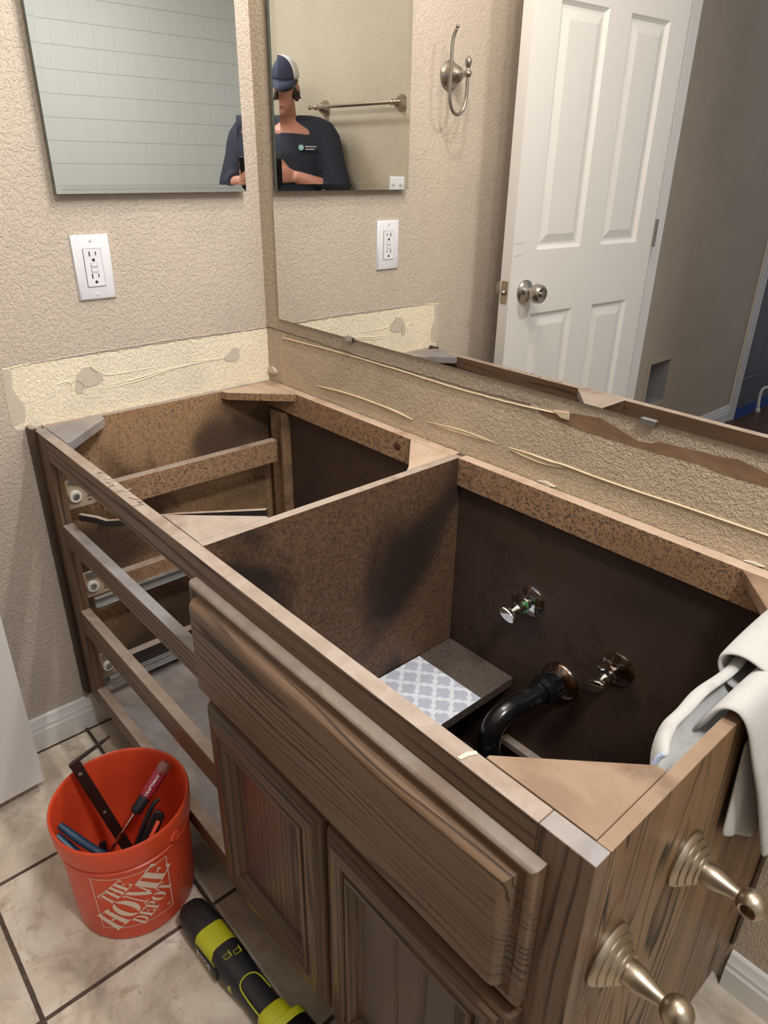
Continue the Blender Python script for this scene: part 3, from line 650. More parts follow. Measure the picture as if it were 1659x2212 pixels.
# broken drawer runner
bm = NB()
RP = [Vector(p) for p in ((0.098,-0.508,0.566),(0.125,-0.513,0.577),(0.160,-0.496,0.579),(0.185,-0.487,0.579),(0.215,-0.475,0.588),(0.33,-0.418,0.626),(0.50,-0.339,0.673))]
wv = Vector((-0.35, 0.6, 0)).normalized()
for a, b in zip(RP, RP[1:]):
    d = (b-a).normalized(); s = Vector((0,0,1))
    vs = []
    for p in (a, b):
        for e, f in ((0.0025, 0.0025), (-0.0025, 0.0025), (-0.0025, -0.010), (0.0025, -0.010)):
            vs.append(bm.verts.new(p + wv*e*1.6 + Vector((0,0,f))))
    for k in range(4): bm.faces.new((vs[k], vs[(k+1)%4], vs[4+(k+1)%4], vs[4+k]))
    bm.faces.new(vs[:4][::-1]); bm.faces.new(vs[4:])
obj('broken_drawer_runner', bm, m_pb_dark, van, top=m_dust, smooth=False)
for p, dv in (((0.0955,-0.16,0.577),(1,-.3,.2)), ((0.0955,-0.29,0.566),(1,.2,-.3)), ((0.08,-0.20,0.408),(0.3,0,1)), ((0.08,-0.335,0.611),(0.2,0.2,1)), ((0.33,-0.527,H+0.001),(0.4,1,.2)), ((0.36,-0.528,H+0.001),(1,.2,.3)), ((0.395,-0.522,H+0.001),(.2,1,.3)), ((0.30,-0.525,H+0.001),(1,1,.1))):
    p = Vector(p); dv = Vector(dv).normalized()
    obj('staple', tube(NB(), [p-dv*0.003, p+dv*0.004, p+dv*0.004+Vector((0,0.004,0))], 0.0007, 6), m_steel, van)
# torn-off splinters on the front rail
bm = NB()
for i in range(9):
    x = 0.33+random.random()*0.13; y = -0.535+random.random()*0.014; a = random.random()*3
    box(bm, -0.0045, 0.0045, -0.0013, 0.0013, 0, 0.0011, Matrix.Translation((x, y, H+0.0003)) @ Matrix.Rotation(a, 4, 'Z'))
obj('glue_crumbs', bm, m_dust, van, smooth=False)['kind'] = 'stuff'
bm = NB(); prism(bm, [(1.103,-0.5355),(1.107,-0.535),(1.1085,-0.527),(1.1125,-0.519),(1.109,-0.5175),(1.1045,-0.524)], pz, H, H+0.0008); obj('glue_drip', bm, m_plaster, van)
bm = NB(); prism(bm, [(0.5,-0.0130),(0.5,-0.03),(0.5,-0.03)], px_, 0, 0); bm.free()
part('support_cleat', m_dust, 0.785, 0.98, -0.030, -0.0127, 0.188, 0.2015, top=m_dust)

# shelf in the sink bay with its liner
sh = tag(part('half_shelf', m_shelf, 0.6270, 0.7865, -0.400, -0.0135, 0.3180, 0.3370, top=None, parent=None), 'short brown particleboard shelf inside the sink bay beside the partition', 'shelf')
bm = NB(); box(bm, 0.6290, 0.7865, -0.395, -0.1020, 0.3372, 0.3378)
tag(obj('shelf_liner', bm, m_liner, smooth=False), 'white shelf liner with a grey lattice print lying on the short shelf', 'shelf liner')

# ------------------------------------------------------------------ plumbing
def valve(x, z, label, tarn=False, hang=0.0, tagm=None):
    v = thing('shutoff_valve', label, 'valve', (x, -0.0125, z), 'shut-off valves under the sink')
    y = -0.0125
    obj('wall_flange', lathe(NB(), [(0,0.029),(0.002,0.029),(0.005,0.025),(0.008,0.014),(0.009,0.010)], (x, y, z), (0,-1,0), 36), m_tarn if tarn else m_chrome, v)
    bm = NB(); lathe(bm, [(0.006,0.0065),(0.020,0.0065)], (x, y, z), (0,-1,0), 16); lathe(bm, [(0.014,0.0105),(0.015,0.0115),(0.025,0.0115),(0.026,0.0105)], (x, y, z), (0,-1,0), 6)
    lathe(bm, [(0.026,0.009),(0.028,0.0095),(0.040,0.0095),(0.043,0.0075),(0.052,0.0065),(0.056,0.004)], (x, y, z), (0,-1,0), 20)
    lathe(bm, [(0.0,0.0065),(0.016,0.0065)], (x, y-0.034, z), (-0.35,0,1), 16); lathe(bm, [(0.012,0.0095),(0.024,0.0095)], (x, y-0.034, z), (-0.35,0,1), 6); lathe(bm, [(0.024,0.0075),(0.0245,0.004),(0.016,0.0035)], (x, y-0.034, z), (-0.35,0,1), 16)
    obj('valve_body', bm, m_chrome, v, deg=30)
    bm = NB(); R = Matrix.Rotation(hang, 4, 'Y')
    c = Vector((x, y-0.058, z))
    prof = [(-0.001,0.0145),(0.001,0.0160),(0.007,0.0160),(0.009,0.0140),(0.0095,0.006)]
    s1 = R @ Vector((1,0,0)); t1 = R @ Vector((0,0,1)); rr = []
    for h, r in prof:
        rr.append([bm.verts.new(c + Vector((0,-h,0)) + (s1*math.cos(2*math.pi*k/28)*r*1.15 + t1*math.sin(2*math.pi*k/28)*r*0.62)) for k in range(28)])
    for a, b in zip(rr, rr[1:]):
        for k in range(28): bm.faces.new((a[k], a[(k+1)%28], b[(k+1)%28], b[k]))
    bm.faces.new(rr[0][::-1]); bm.faces.new(rr[-1])
    obj('handle', bm, m_chrome, v)
    if tagm:
        bm = NB(); prism(bm, [(x-0.004, z+0.010),(x+0.010,z+0.012),(x+0.012,z-0.006),(x+0.002,z-0.013)], lambda p, t: Vector((p[0], y-0.027+(p[0]-x)*0.4+t, p[1])), -0.0005, 0.0005)
        obj('paper_tag', bm, tagm, v)
    return v
valve(0.804, 0.512, 'chrome shut-off valve with a bright flange and green tag, left and higher of the two', False, 0.4, m_green)
valve(0.979, 0.474, 'chrome shut-off valve with a tarnished flange, right of the black drain pipe', True, -0.5)
dp = thing('drain_pipe', 'black plastic drain elbow coming out of the cabinet back between two valves', 'drain pipe', (0.883, -0.0125, 0.389))
ax = Vector((-0.10, -1, 0)).normalized(); O = Vector((0.8835, -0.0125, 0.389))
obj('wall_flange', lathe(NB(), [(0,0.0355),(0.003,0.0355),(0.007,0.033),(0.013,0.024),(0.015,0.0215)], O, (0,-1,0), 40), m_tarn, dp)
bm = NB(); lathe(bm, [(0.004,0.0205),(0.036,0.0205)], O, ax, 28)
for k in range(6):
    a = k*math.pi/3; s_, t_ = frame_of(ax)
    pth = [O+ax*0.012+(s_*math.cos(a)+t_*math.sin(a))*0.0225, O+ax*0.036+(s_*math.cos(a)+t_*math.sin(a))*0.0225]; tube(bm, pth, 0.003, 6)
obj('pipe_hub', bm, m_abs, dp)
obj('slip_nut', lathe(NB(), [(0.034,0.0225),(0.036,0.0265),(0.046,0.0265),(0.048,0.0245),(0.050,0.0245),(0.052,0.0225)], O, ax, 24), m_abs, dp)
pts = [O+ax*0.050, O+ax*0.09, O+ax*0.122, O+ax*0.142+Vector((0,0,-0.006)), O+ax*0.157+Vector((0,0,-0.019)), O+ax*0.162+Vector((0,0,-0.040)), O+ax*0.163+Vector((0,0,-0.085))]
obj('elbow', tube(NB(), pts, [0.0185]*7, 28, spline=5), m_abs, dp)
obj('elbow_rim', lathe(NB(), [(0,0.0185),(0.001,0.0222),(0.014,0.0222),(0.015,0.0185)], pts[-1]+Vector((0,0,-0.004)), (0,0,1), 28), m_abs, dp)
obj('trap_pipe', lathe(NB(), [(0,0.017),(0.10,0.017)], pts[-1]+Vector((0,0,-0.10)), (0,0,1), 24), m_abs, dp)

# ------------------------------------------------------------------ toilet-paper holder on the side panel
tph = thing('paper_roll_holder', 'two-post satin nickel toilet paper holder without its roller on the vanity side', 'toilet paper holder', (W, -0.42, 0.575))
def post(y, z, sgn):
    prof = [(0,0.0300),(0.003,0.0305),(0.006,0.0290),(0.008,0.0262),(0.0095,0.0262),(0.0115,0.0238),(0.013,0.0212),(0.0145,0.0212),(0.0165,0.0190),(0.0180,0.0166),(0.0195,0.0166),(0.0215,0.0142)]
    p = obj('post', lathe(NB(), prof, (W, y, z), (1,0,0), 40), m_satin, tph)
    obj('arm', lathe(NB(), [(0.0205,0.0115),(0.025,0.0118),(0.032,0.0112),(0.039,0.0092),(0.046,0.0072),(0.052,0.0062),(0.056,0.0062)], (W, y, z), (1,0,0), 28), m_satin, p)
    bm = NB(); c = Vector((W+0.066, y, z))
    # ball with a roller socket facing the other post
    prof = []
    n = 14
    for i in range(n+1):
        a = math.pi*i/n*0.80; prof.append((-math.cos(a)*0.0138, math.sin(a)*0.0138))
    prof += [(prof[-1][0]-0.0012, prof[-1][1]-0.002), (0.002, 0.0060), (0.001, 0.0005)]
    lathe(bm, prof, c, (0, sgn, 0), 32); obj('socket_ball', bm, m_satin, p)
post(-0.352, 0.581, -1); post(-0.484, 0.571, 1)

# ------------------------------------------------------------------ towel over the side panel
def sheet(name, grid, th, mat, parent=None, sub=1):
    bm = NB(); V = [[bm.verts.new(p) for p in row] for row in grid]
    for i in range(len(V)-1):
        for j in range(len(V[0])-1): bm.faces.new((V[i][j], V[i][j+1], V[i+1][j+1], V[i+1][j]))
    o = obj(name, bm, mat, parent, deg=180)
    s = o.modifiers.new('s', 'SOLIDIFY'); s.thickness = th; s.offset = 1
    sb = o.modifiers.new('u', 'SUBSURF'); sb.levels = sub; sb.render_levels = sub
    return o
def lerp(a, b, t): return a+(b-a)*t
tow = thing('hand_towel', 'crumpled off-white terry towel draped over the top of the vanity side panel', 'towel', (1.237, -0.17, H))
g = []
for i in range(19):   # outer end that hangs down the side panel
    t = i/18; ty = lerp(-0.316, -0.022, t); by = lerp(-0.195, -0.016, t); bz = lerp(0.478, 0.345, t)
    f = 0.5+0.5*math.sin(t*11.0+0.4); e = 0.006*math.sin(t*23+1)
    row = [(1.2130, ty, 0.694), (1.2215, ty, 0.7135), (1.2265, ty, 0.7285+0.003*f), (1.2370, ty+0.002, 0.7330+0.007*f), (1.2500, ty+0.004, 0.7270+0.006*f)]
    for k in range(1, 9):
        u = k/8; row.append((1.2550+0.007*math.sin(min(1,u*2.2)*1.57)+(0.012*f+e)*u*0.9, lerp(ty, by, u)+0.006*math.sin(t*15)*u, lerp(0.712, bz, u)+0.004*math.sin(t*9)*u))
    g.append([Vector(p) for p in row])
sheet('cloth', g, 0.006, m_towel, tow, 2)
g = []
for i in range(11):   # short under layer that peeks out in front of the hanging end
    t = i/10; row = []
    for k in range(9):
        u = k/8; row.append(Vector((1.2465+0.0045*(0.5+0.5*math.sin(t*9))*u, lerp(lerp(-0.285,-0.20,t), lerp(-0.276,-0.150,t), u), lerp(0.690, lerp(0.556,0.455,t), u))))
    g.append(row)
sheet('cloth_under_layer', g, 0.004, m_towel, tow, 2)
g = []
for i in range(17):  # inner fold, an open trough lying along the inside of the panel
    t = i/16; y = lerp(-0.405, -0.185, t); wd = 0.010+0.024*min(1, t*5)**0.7 - 0.006*math.sin(t*6)**2; z0 = H-0.006+0.004*math.sin(t*8)
    row = [(1.2285, y-0.012*(1-t), H+0.0005), (1.2275, y-0.010*(1-t), z0-0.014), (1.2250-0.25*wd, y-0.006*(1-t), z0-0.026), (1.2250-0.70*wd, y, z0-0.026), (1.2260-wd, y+0.004, z0-0.012), (1.2270-wd*1.02, y+0.006, z0+0.001), (1.2290-wd*0.92, y+0.006, z0+0.007), (1.2310-wd*0.78, y+0.007, z0+0.004)]
    g.append([Vector(p) for p in row])
sheet('inner_fold', g, 0.004, m_towel, tow, 2)
obj('hem', tube(NB(), [(1.2275,-0.4165,H-0.001),(1.2230,-0.4175,H-0.016),(1.2190,-0.4140,H-0.026),(1.2150,-0.407,H-0.022),(1.2150,-0.400,H-0.006),(1.2190,-0.397,H+0.0015)], 0.0026, 10, spline=5), m_hem, tow)
g = []
for i in range(13):  # plump fold lying further back
    t = i/12; y = lerp(-0.235, -0.025, t); b = math.sin(math.pi*min(1, 0.12+t*0.8))**0.6
    g.append([Vector(p) for p in ((1.226, y, H-0.016), (1.210-0.008*b, y, H-0.020), (1.196-0.006*b, y, H-0.006), (1.194-0.005*b, y, H+0.006+0.006*b), (1.206, y, H+0.012+0.010*b), (1.222, y, H+0.011+0.008*b), (1.238, y, H+0.009))])
sheet('back_fold', g, 0.006, m_towel, tow, 2)

# ------------------------------------------------------------------ bucket and tools
BC = Vector((0.474, -0.642, 0.0)); R0, R1, BH = 0.100, 0.1125, 0.228
bk = thing('bucket', 'orange plastic bucket with white printed logo holding hand tools on the tile floor', 'bucket', BC)
def br(z): return R0+(R1-0.006-R0)*z/BH
prof = [(0.0,0.0),(0.0,0.094),(0.004,0.0985),(0.010,br(0.01)),(0.10,br(0.10)),(0.170,br(0.17)),(0.1715,br(0.17)+0.003),(0.1745,br(0.17)+0.0035),(0.177,br(0.177)),(0.183,br(0.183)),(0.1845,br(0.18)+0.005),(0.187,br(0.18)+0.0058),(0.205,R1-0.0008),(0.222,R1),(0.226,R1-0.0005),(0.228,R1-0.0025),(0.2265,R1-0.0045),(0.222,R1-0.0058),(0.16,br(0.16)-0.0025),(0.02,br(0.02)-0.0025),(0.006,0.092),(0.005,0.0)]
obj('shell', lathe(NB(), prof, BC, (0,0,1), 72, caps=False), m_orange, bk, deg=40)
for a in (math.radians(158), math.radians(23)):
    dv = Vector((math.cos(a), math.sin(a), 0)); obj('handle_lug', lathe(NB(), [(0,0.010),(0.005,0.010),(0.007,0.008)], BC+dv*(R1-0.006)+Vector((0,0,0.192)), dv, 20), m_orange, bk)
def bucket_wrap(bm, off=0.0004, rot=0.0, cu=0.0, cz=0.0985, az0=-20.5):
    """bend a flat mesh (metres, x right, y up) onto the bucket side"""
    for v in bm.verts:
        x, y = v.co.x, v.co.y
        xr = x*math.cos(rot)-y*math.sin(rot)+cu; yr = x*math.sin(rot)+y*math.cos(rot)
        z = cz+yr; r = br(z)+off; a = math.radians(az0)+xr/0.104
        v.co = Vector((BC.x+math.cos(a)*r, BC.y+math.sin(a)*r, z))
def grid_quad(bm, x0, x1, y0, y1, n=24):
    A = [bm.verts.new((lerp(x0,x1,i/n), y0, 0)) for i in range(n+1)]; B = [bm.verts.new((lerp(x0,x1,i/n), y1, 0)) for i in range(n+1)]
    for i in range(n): bm.faces.new((A[i], A[i+1], B[i+1], B[i]))
hs = 0.0620; lw = 0.0012
bm = NB(); grid_quad(bm, -hs, hs, -hs, -hs+lw*1.3); grid_quad(bm, -hs, hs, hs-lw*1.3, hs); grid_quad(bm, -hs, -hs+lw*1.4, -hs, hs, 2); grid_quad(bm, hs-lw*1.4, hs, -hs, hs, 2)
bucket_wrap(bm); obj('printed_square', bm, m_print, bk, smooth=False)
def arc(cx, cy, rx, ry, a0, a1, n=14): return [(cx+rx*math.cos(math.radians(lerp(a0,a1,k/n))), cy+ry*math.sin(math.radians(lerp(a0,a1,k/n)))) for k in range(n+1)]
def rc_(x0, x1, y0, y1): return [(x0,y0),(x1,y0),(x1,y1),(x0,y1)]
def band(o, i_): return [[o[k], o[k+1], i_[k+1], i_[k]] for k in range(len(o)-1)]
GL = {   # slab-serif stencil letters: (advance, polygons) on a unit-high body
 'T': (0.92, [rc_(0.32,0.60,0.0,0.88), rc_(0.22,0.70,0,0.06), rc_(0.02,0.29,0.93,1.0), rc_(0.63,0.90,0.93,1.0), rc_(0.32,0.60,0.91,1.0), [(0.02,0.93),(0.02,0.68),(0.18,0.93)], [(0.90,0.93),(0.74,0.93),(0.90,0.68)]]),
 'H': (1.00, [rc_(0.08,0.36,0,1), rc_(0.62,0.90,0,1), rc_(0.0,0.44,0,0.06), rc_(0,0.44,0.94,1), rc_(0.54,0.98,0,0.06), rc_(0.54,0.98,0.94,1), rc_(0.39,0.59,0.46,0.54)]),
 'E': (0.86, [rc_(0.08,0.36,0,1), rc_(0,0.40,0,0.06), rc_(0,0.40,0.94,1), rc_(0.39,0.80,0.93,1), rc_(0.39,0.80,0,0.07), [(0.80,0.93),(0.58,0.93),(0.80,0.70)], [(0.80,0.07),(0.80,0.32),(0.58,0.07)], rc_(0.39,0.56,0.47,0.54), [(0.56,0.47),(0.64,0.36),(0.64,0.66),(0.56,0.54)]]),
 'O': (0.98, band(arc(0.46,0.5,0.46,0.52,97,263), arc(0.46,0.5,0.17,0.46,97,263)) + band(arc(0.49,0.5,0.46,0.52,-83,83), arc(0.49,0.5,0.17,0.46,-83,83))),
 'M': (1.22, [rc_(0.10,0.17,0,1), rc_(0.0,0.28,0,0.06), rc_(0,0.14,0.94,1), rc_(0.84,1.12,0,0.97), rc_(0.76,1.20,0,0.06), rc_(0.84,1.20,0.94,1), [(0.20,1.0),(0.42,1.0),(0.68,0.22),(0.56,0.02)], [(0.64,0.26),(0.70,0.16),(0.82,0.62),(0.82,0.94)]]),
 'D': (0.96, [rc_(0.08,0.34,0,1), rc_(0,0.38,0,0.06), rc_(0,0.38,0.94,1)] + band(arc(0.40,0.5,0.50,0.5,-88,88), arc(0.40,0.5,0.24,0.43,-88,88))),
 'P': (0.84, [rc_(0.08,0.34,0,1), rc_(0,0.44,0,0.06), rc_(0,0.38,0.94,1)] + band(arc(0.39,0.72,0.40,0.28,-88,88), arc(0.39,0.72,0.16,0.22,-88,88))),
}
def stencil(txt, hgt, cx, cy, length):
    bm = NB(); x = 0; tot = sum(GL[c][0] for c in txt); k = length/tot
    for c in txt:
        for poly in GL[c][1]:
            P = []
            for a, b in zip(poly, poly[1:]+poly[:1]):
                n = max(1, int(math.hypot((b[0]-a[0])*k, (b[1]-a[1])*hgt)/0.004))
                P += [(lerp(a[0],b[0],q_/n), lerp(a[1],b[1],q_/n)) for q_ in range(n)]
            cxp = sum(p[0] for p in P)/len(P); cyp = sum(p[1] for p in P)/len(P)
            cv = bm.verts.new(((x+cxp)*k-length/2+cx, (cyp-0.5)*hgt+cy, 0)); V_ = [bm.verts.new(((x+p[0])*k-length/2+cx, (p[1]-0.5)*hgt+cy, 0)) for p in P]
            for a, b in zip(V_, V_[1:]+V_[:1]): bm.faces.new((cv, a, b))
        x += GL[c][0]
    bucket_wrap(bm, 0.0006, math.radians(45)); return obj('printed_word', bm, m_print, bk, smooth=False)
stencil('THE', 0.027, 0.002, 0.0400, 0.060)
stencil('HOME', 0.046, 0.001, 0.0005, 0.150)
stencil('DEPOT', 0.027, 0.001, -0.0385, 0.082)
bm = text_mesh('®', 0.010); 
for v in bm.verts: v.co.x += 0.054; v.co.y += -0.050
bucket_wrap(bm, 0.0005); obj('printed_mark', bm, m_print, bk, smooth=False)

def orient(p0, p1, up=(0,0,1)):
    """matrix with local +x running p0 -> p1"""
    x = (Vector(p1)-Vector(p0)).normalized(); z = Vector(up); z = (z - x*z.dot(x)).normalized(); y = z.cross(x)
    m = Matrix((x, y, z)).transposed().to_4x4(); m.translation = Vector(p0); return m
# angle-iron bracket
a0, a1 = Vector((0.478,-0.630,0.012)), Vector((0.391,-0.684,0.262))
ai = thing('angle_bracket', 'dark brown angle-iron bar with an arm at its top leaning in the orange bucket', 'metal bracket', a0)
A = orient(a0, a1, (0.75,-0.6,0.3)); L = (a1-a0).length
bm = NB(); box(bm, 0, L, -0.015, 0.005, -0.0012, 0.0012, A); box(bm, 0, L, 0.0026, 0.005, -0.014, 0.0012, A); obj('bar', bm, m_iron, ai, bevel=0.0005)
for t in (0.92, 0.60): obj('rivet', lathe(NB(), [(0,0.0035),(0.0015,0.0035),(0.0025,0.002)], A @ Vector((L*t,-0.005,0.0012)), A.to_3x3() @ Vector((0,0,1)), 16), m_steel, ai)
obj('bolt_hole', lathe(NB(), [(0,0.0036),(0.0003,0.0036)], A @ Vector((L*0.80,-0.005,0.0012)), A.to_3x3() @ Vector((0,0,1)), 16), m_black, ai)
obj('arm', tube(NB(), [a1+Vector((-0.003,-0.002,-0.003)), a1+Vector((0.004,0.010,0.008)), Vector((0.408,-0.634,0.294)), Vector((0.4125,-0.622,0.302))], [0.0058,0.0052,0.0046,0.0030], 10, 0.6), m_iron, ai)
# screwdriver
sd = thing('screwdriver', 'screwdriver with translucent red handle and black collar leaning inside the orange bucket', 'screwdriver', (0.484,-0.690,0.085))
s0, s1 = Vector((0.4545,-0.547,0.226)), Vector((0.4665,-0.617,0.170)); sdv = (s1-s0).normalized(); SL = (s1-s0).length
obj('handle_end', lathe(NB(), [(0,0.006),(0.001,0.0105),(0.010,0.0120),(0.018,0.0112),(0.020,0.0098)], s0, sdv, 20), m_clear_end, sd)
bm = NB()
hp = [(0.018,0.0102),(0.022,0.0112),(0.05,0.0108),(0.066,0.0096)]
dirs, rings = frame_of(sdv), []
for h, r in hp:
    rings.append([bm.verts.new(s0+sdv*h+(dirs[0]*math.cos(2*math.pi*k/36)+dirs[1]*math.sin(2*math.pi*k/36))*r*(1+0.07*math.cos(6*2*math.pi*k/36))) for k in range(36)])
for a, b in zip(rings, rings[1:]):
    for k in range(36): bm.faces.new((a[k], a[(k+1)%36], b[(k+1)%36], b[k]))
bm.faces.new(rings[0][::-1]); bm.faces.new(rings[-1]); hd_ = obj('handle', bm, m_red_clear, sd)
obj('collar', lathe(NB(), [(0.064,0.0094),(0.068,0.0106),(0.082,0.0092),(0.090,0.0106),(0.094,0.0090),(0.097,0.004)], s0, sdv, 24), m_black, sd)
obj('shaft', lathe(NB(), [(0.09,0.0030),(0.185,0.0030),(0.19,0.0018)], s0, sdv, 14), m_chrome, sd)
bm = text_mesh('CRAFTSMAN', 0.0068, bold=0.0001)
nv = (CP-(s0+s1)/2); nv = (nv - sdv*nv.dot(sdv)).normalized(); upv = nv.cross(-sdv)
for v in bm.verts: v.co = s0+sdv*0.043 - sdv*v.co.x + upv*v.co.y + nv*(0.01215 - abs(v.co.y)**2*30)
obj('printed_name', bm, m_print_w, hd_, smooth=False)
# pliers with blue grips
plr = thing('pliers', 'long pliers with blue dipped grips lying across the tools in the bucket', 'pliers', (0.53,-0.665,0.12))
pv = Vector((0.556,-0.655,0.142))
h1 = [pv, Vector((0.543,-0.668,0.155)), Vector((0.528,-0.687,0.164)), Vector((0.507,-0.702,0.176)), Vector((0.472,-0.7185,0.186)), Vector((0.4400,-0.7330,0.199))]
h2 = [pv, Vector((0.540,-0.683,0.145)), Vector((0.523,-0.703,0.148)), Vector((0.500,-0.7175,0.155)), Vector((0.468,-0.7320,0.174)), Vector((0.4480,-0.7420,0.190))]
for hpts in (h1, h2):
    obj('grip', tube(NB(), hpts[1:], [0.0068,0.0078,0.0068,0.0074,0.0058], 14, 0.8, spline=6), m_blue, plr)
bm = NB(); tube(bm, [h1[1], pv, Vector((0.562,-0.635,0.130)), Vector((0.562,-0.612,0.118))], [0.0055,0.0095,0.0075,0.003], 12, 0.6, spline=4); tube(bm, [h2[1], pv, Vector((0.562,-0.637,0.124)), Vector((0.562,-0.615,0.108))], [0.0055,0.009,0.007,0.003], 12, 0.6, spline=4)
obj('jaws', bm, m_blackgloss, plr); obj('pivot_bolt', lathe(NB(), [(0,0.006),(0.006,0.006),(0.0075,0.004)], pv+Vector((0,0,0.003)), (0.2,-0.4,1), 18), m_chrome, plr)
# folding cutter with an orange slot
kn = thing('folding_cutter', 'black hand cutter with orange slot in its handle standing at the bucket right', 'cutter', (0.515,-0.66,0.07))
k0, k1 = Vector((0.520,-0.662,0.105)), Vector((0.496,-0.588,0.172)); K = orient(k0, k1, (1,-0.6,0.6)); KL = (k1-k0).length
bm = NB(); prism(bm, [(0,-0.008),(KL*0.7,-0.0125),(KL*0.95,-0.0115),(KL,-0.007),(KL,0.007),(KL*0.92,0.010),(KL*0.6,0.009),(0,0.008)], lambda p, t: K @ Vector((p[0], p[1], t)), -0.006, 0.006)
obj('handle', bm, m_blackgloss, kn, bevel=0.0022)
bm = NB(); rings_rect(bm, KL*0.36, KL*0.86, -0.0085, -0.0020, [(0,0.0066),(0.0008,0.0070)], lambda u, v, h: K @ Vector((u, v, h)), 0.005); obj('slot_insert', bm, m_orange, kn, bevel=0.001)
obj('lever', tube(NB(), [K @ Vector((KL*0.2,0.008,0)), K @ Vector((KL*0.7,0.014,0)), K @ Vector((KL*1.05,0.015,0)), K @ Vector((KL*1.16,0.010,0))], [0.003,0.0045,0.0042,0.0030], 10, spline=4), m_blackgloss, kn)
obj('blade', tube(NB(), [k0+Vector((0.0,0,0)), k0+(k0-k1)*0.6+Vector((-0.01,0.012,0.0))], [0.005,0.002], 8, 0.3), m_steel, kn)
# dark snips standing at the left
sn = thing('tin_snips', 'black snips standing upright behind the blue-handled pliers in the bucket', 'snips', (0.47,-0.70,0.02))
obj('handle', tube(NB(), [(0.482,-0.680,0.03),(0.474,-0.686,0.08),(0.468,-0.684,0.125),(0.4655,-0.681,0.140)], [0.008,0.0085,0.0075,0.006], 12, 0.7, spline=5), m_blackgloss, sn)
obj('handle', tube(NB(), [(0.486,-0.676,0.03),(0.494,-0.668,0.07),(0.497,-0.660,0.105),(0.495,-0.656,0.122)], [0.008,0.0085,0.0075,0.006], 12, 0.7, spline=5), m_blackgloss, sn)
obj('jaws', tube(NB(), [(0.484,-0.678,0.035),(0.485,-0.670,0.008)], [0.009,0.004], 10, 0.5), m_steel, sn)

# ------------------------------------------------------------------ power tool on the floor
pt = thing('cordless_multi_tool', 'lime-green and black cordless power tool lying on the tile floor before the cupboard doors', 'power tool', (0.74,-0.592,0))
def hull(x0, sect, ax_dir=None):
    pass
def body(name, stations, mat, parent=pt, seg=24, p=3.0, label=None):
    """superellipse sections (x, yc, zc, half-width, half-height)"""
    bm = NB(); rings = []
    for x, yc, zc, a, b in stations:
        rg = []
        for k in range(seg):
            t = 2*math.pi*k/seg; c, s = math.cos(t), math.sin(t)
            rg.append(bm.verts.new((x, yc+a*math.copysign(abs(c)**(2/p), c), zc+b*math.copysign(abs(s)**(2/p), s))))
        rings.append(rg)
    for a, b in zip(rings, rings[1:]):
        for k in range(seg): bm.faces.new((a[k], a[(k+1)%seg], b[(k+1)%seg], b[k]))
    bm.faces.new(rings[0][::-1]); bm.faces.new(rings[-1])
    return obj(name, bm, mat, parent, deg=40, label=label)
YT = -0.5915
def yt(x): return -0.5990+(x-0.60)*0.050
body('head', [(0.590,yt(0.59),0.028,0.010,0.012),(0.593,yt(0.593),0.028,0.018,0.020),(0.602,yt(0.602),0.028,0.0240,0.0250),(0.625,yt(0.625),0.028,0.0270,0.0278),(0.652,yt(0.652),0.028,0.0280,0.0280),(0.656,yt(0.656),0.028,0.0274,0.0276)], m_black)
body('housing', [(0.640,yt(0.64),0.0265,0.0262,0.0262),(0.656,yt(0.656),0.0268,0.0268,0.0268),(0.700,yt(0.70),0.027,0.0262,0.0264),(0.712,yt(0.712),0.0265,0.0258,0.0255),(0.755,yt(0.755)-0.002,0.024,0.0225,0.020)], m_lime)
gr = body('grip', [(0.700,yt(0.70)+0.001,0.0295,0.0235,0.0272),(0.704,yt(0.704)+0.001,0.0290,0.0262,0.0280),(0.730,yt(0.73),0.0280,0.0262,0.0272),(0.755,yt(0.755),0.0265,0.0240,0.0245),(0.775,yt(0.775),0.0265,0.0218,0.0230),(0.810,yt(0.81),0.0265,0.0205,0.0220),(0.826,yt(0.826),0.0265,0.0210,0.0222)], m_black)
for yy in (-0.007, 0.009):
    bm = NB(); x0 = 0.7225+ (0.003 if yy > 0 else 0)
    for a in ((x0-0.004,x0-0.0032,yy-0.0055,yy+0.0055),(x0+0.0032,x0+0.004,yy-0.0055,yy+0.0055),(x0-0.004,x0+0.004,yy-0.0055,yy-0.0047),(x0-0.007,x0+0.004,yy+0.0047,yy+0.0065)):
        box(bm, a[0], a[1], yt(x0)+a[2], yt(x0)+a[3], 0.0535, 0.0562)
    obj('button_mark', bm, m_lime, gr, smooth=False)
obj('grip_seam', tube(NB(), [(0.826,yt(0.826)-0.0185,0.0425),(0.79,yt(0.79)-0.0185,0.0435),(0.770,yt(0.77)-0.0155,0.0475),(0.765,yt(0.765),0.0512),(0.772,yt(0.772)+0.0145,0.0475),(0.80,yt(0.80)+0.0185,0.0425)], 0.0012, 8, spline=6), m_lime, gr)
body('collar', [(0.824,yt(0.824),0.0270,0.0225,0.0235),(0.827,yt(0.827),0.0270,0.0245,0.0255),(0.846,yt(0.846),0.0270,0.0250,0.0262),(0.850,yt(0.85),0.0270,0.0240,0.0250)], m_lime)
body('battery_collar', [(0.850,yt(0.85),0.0275,0.0250,0.0255),(0.853,yt(0.853)+0.003,0.0290,0.0345,0.0288),(0.864,yt(0.864)+0.003,0.0290,0.0352,0.0289),(0.866,yt(0.866)+0.003,0.0290,0.0330,0.0280)], m_lime)
body('battery', [(0.865,yt(0.865)+0.003,0.0290,0.0325,0.0280),(0.868,yt(0.868)+0.003,0.0290,0.0340,0.0289),(0.930,yt(0.93)+0.003,0.0290,0.0340,0.0289),(0.935,yt(0.935)+0.003,0.0290,0.0320,0.0270)], m_blackgloss)
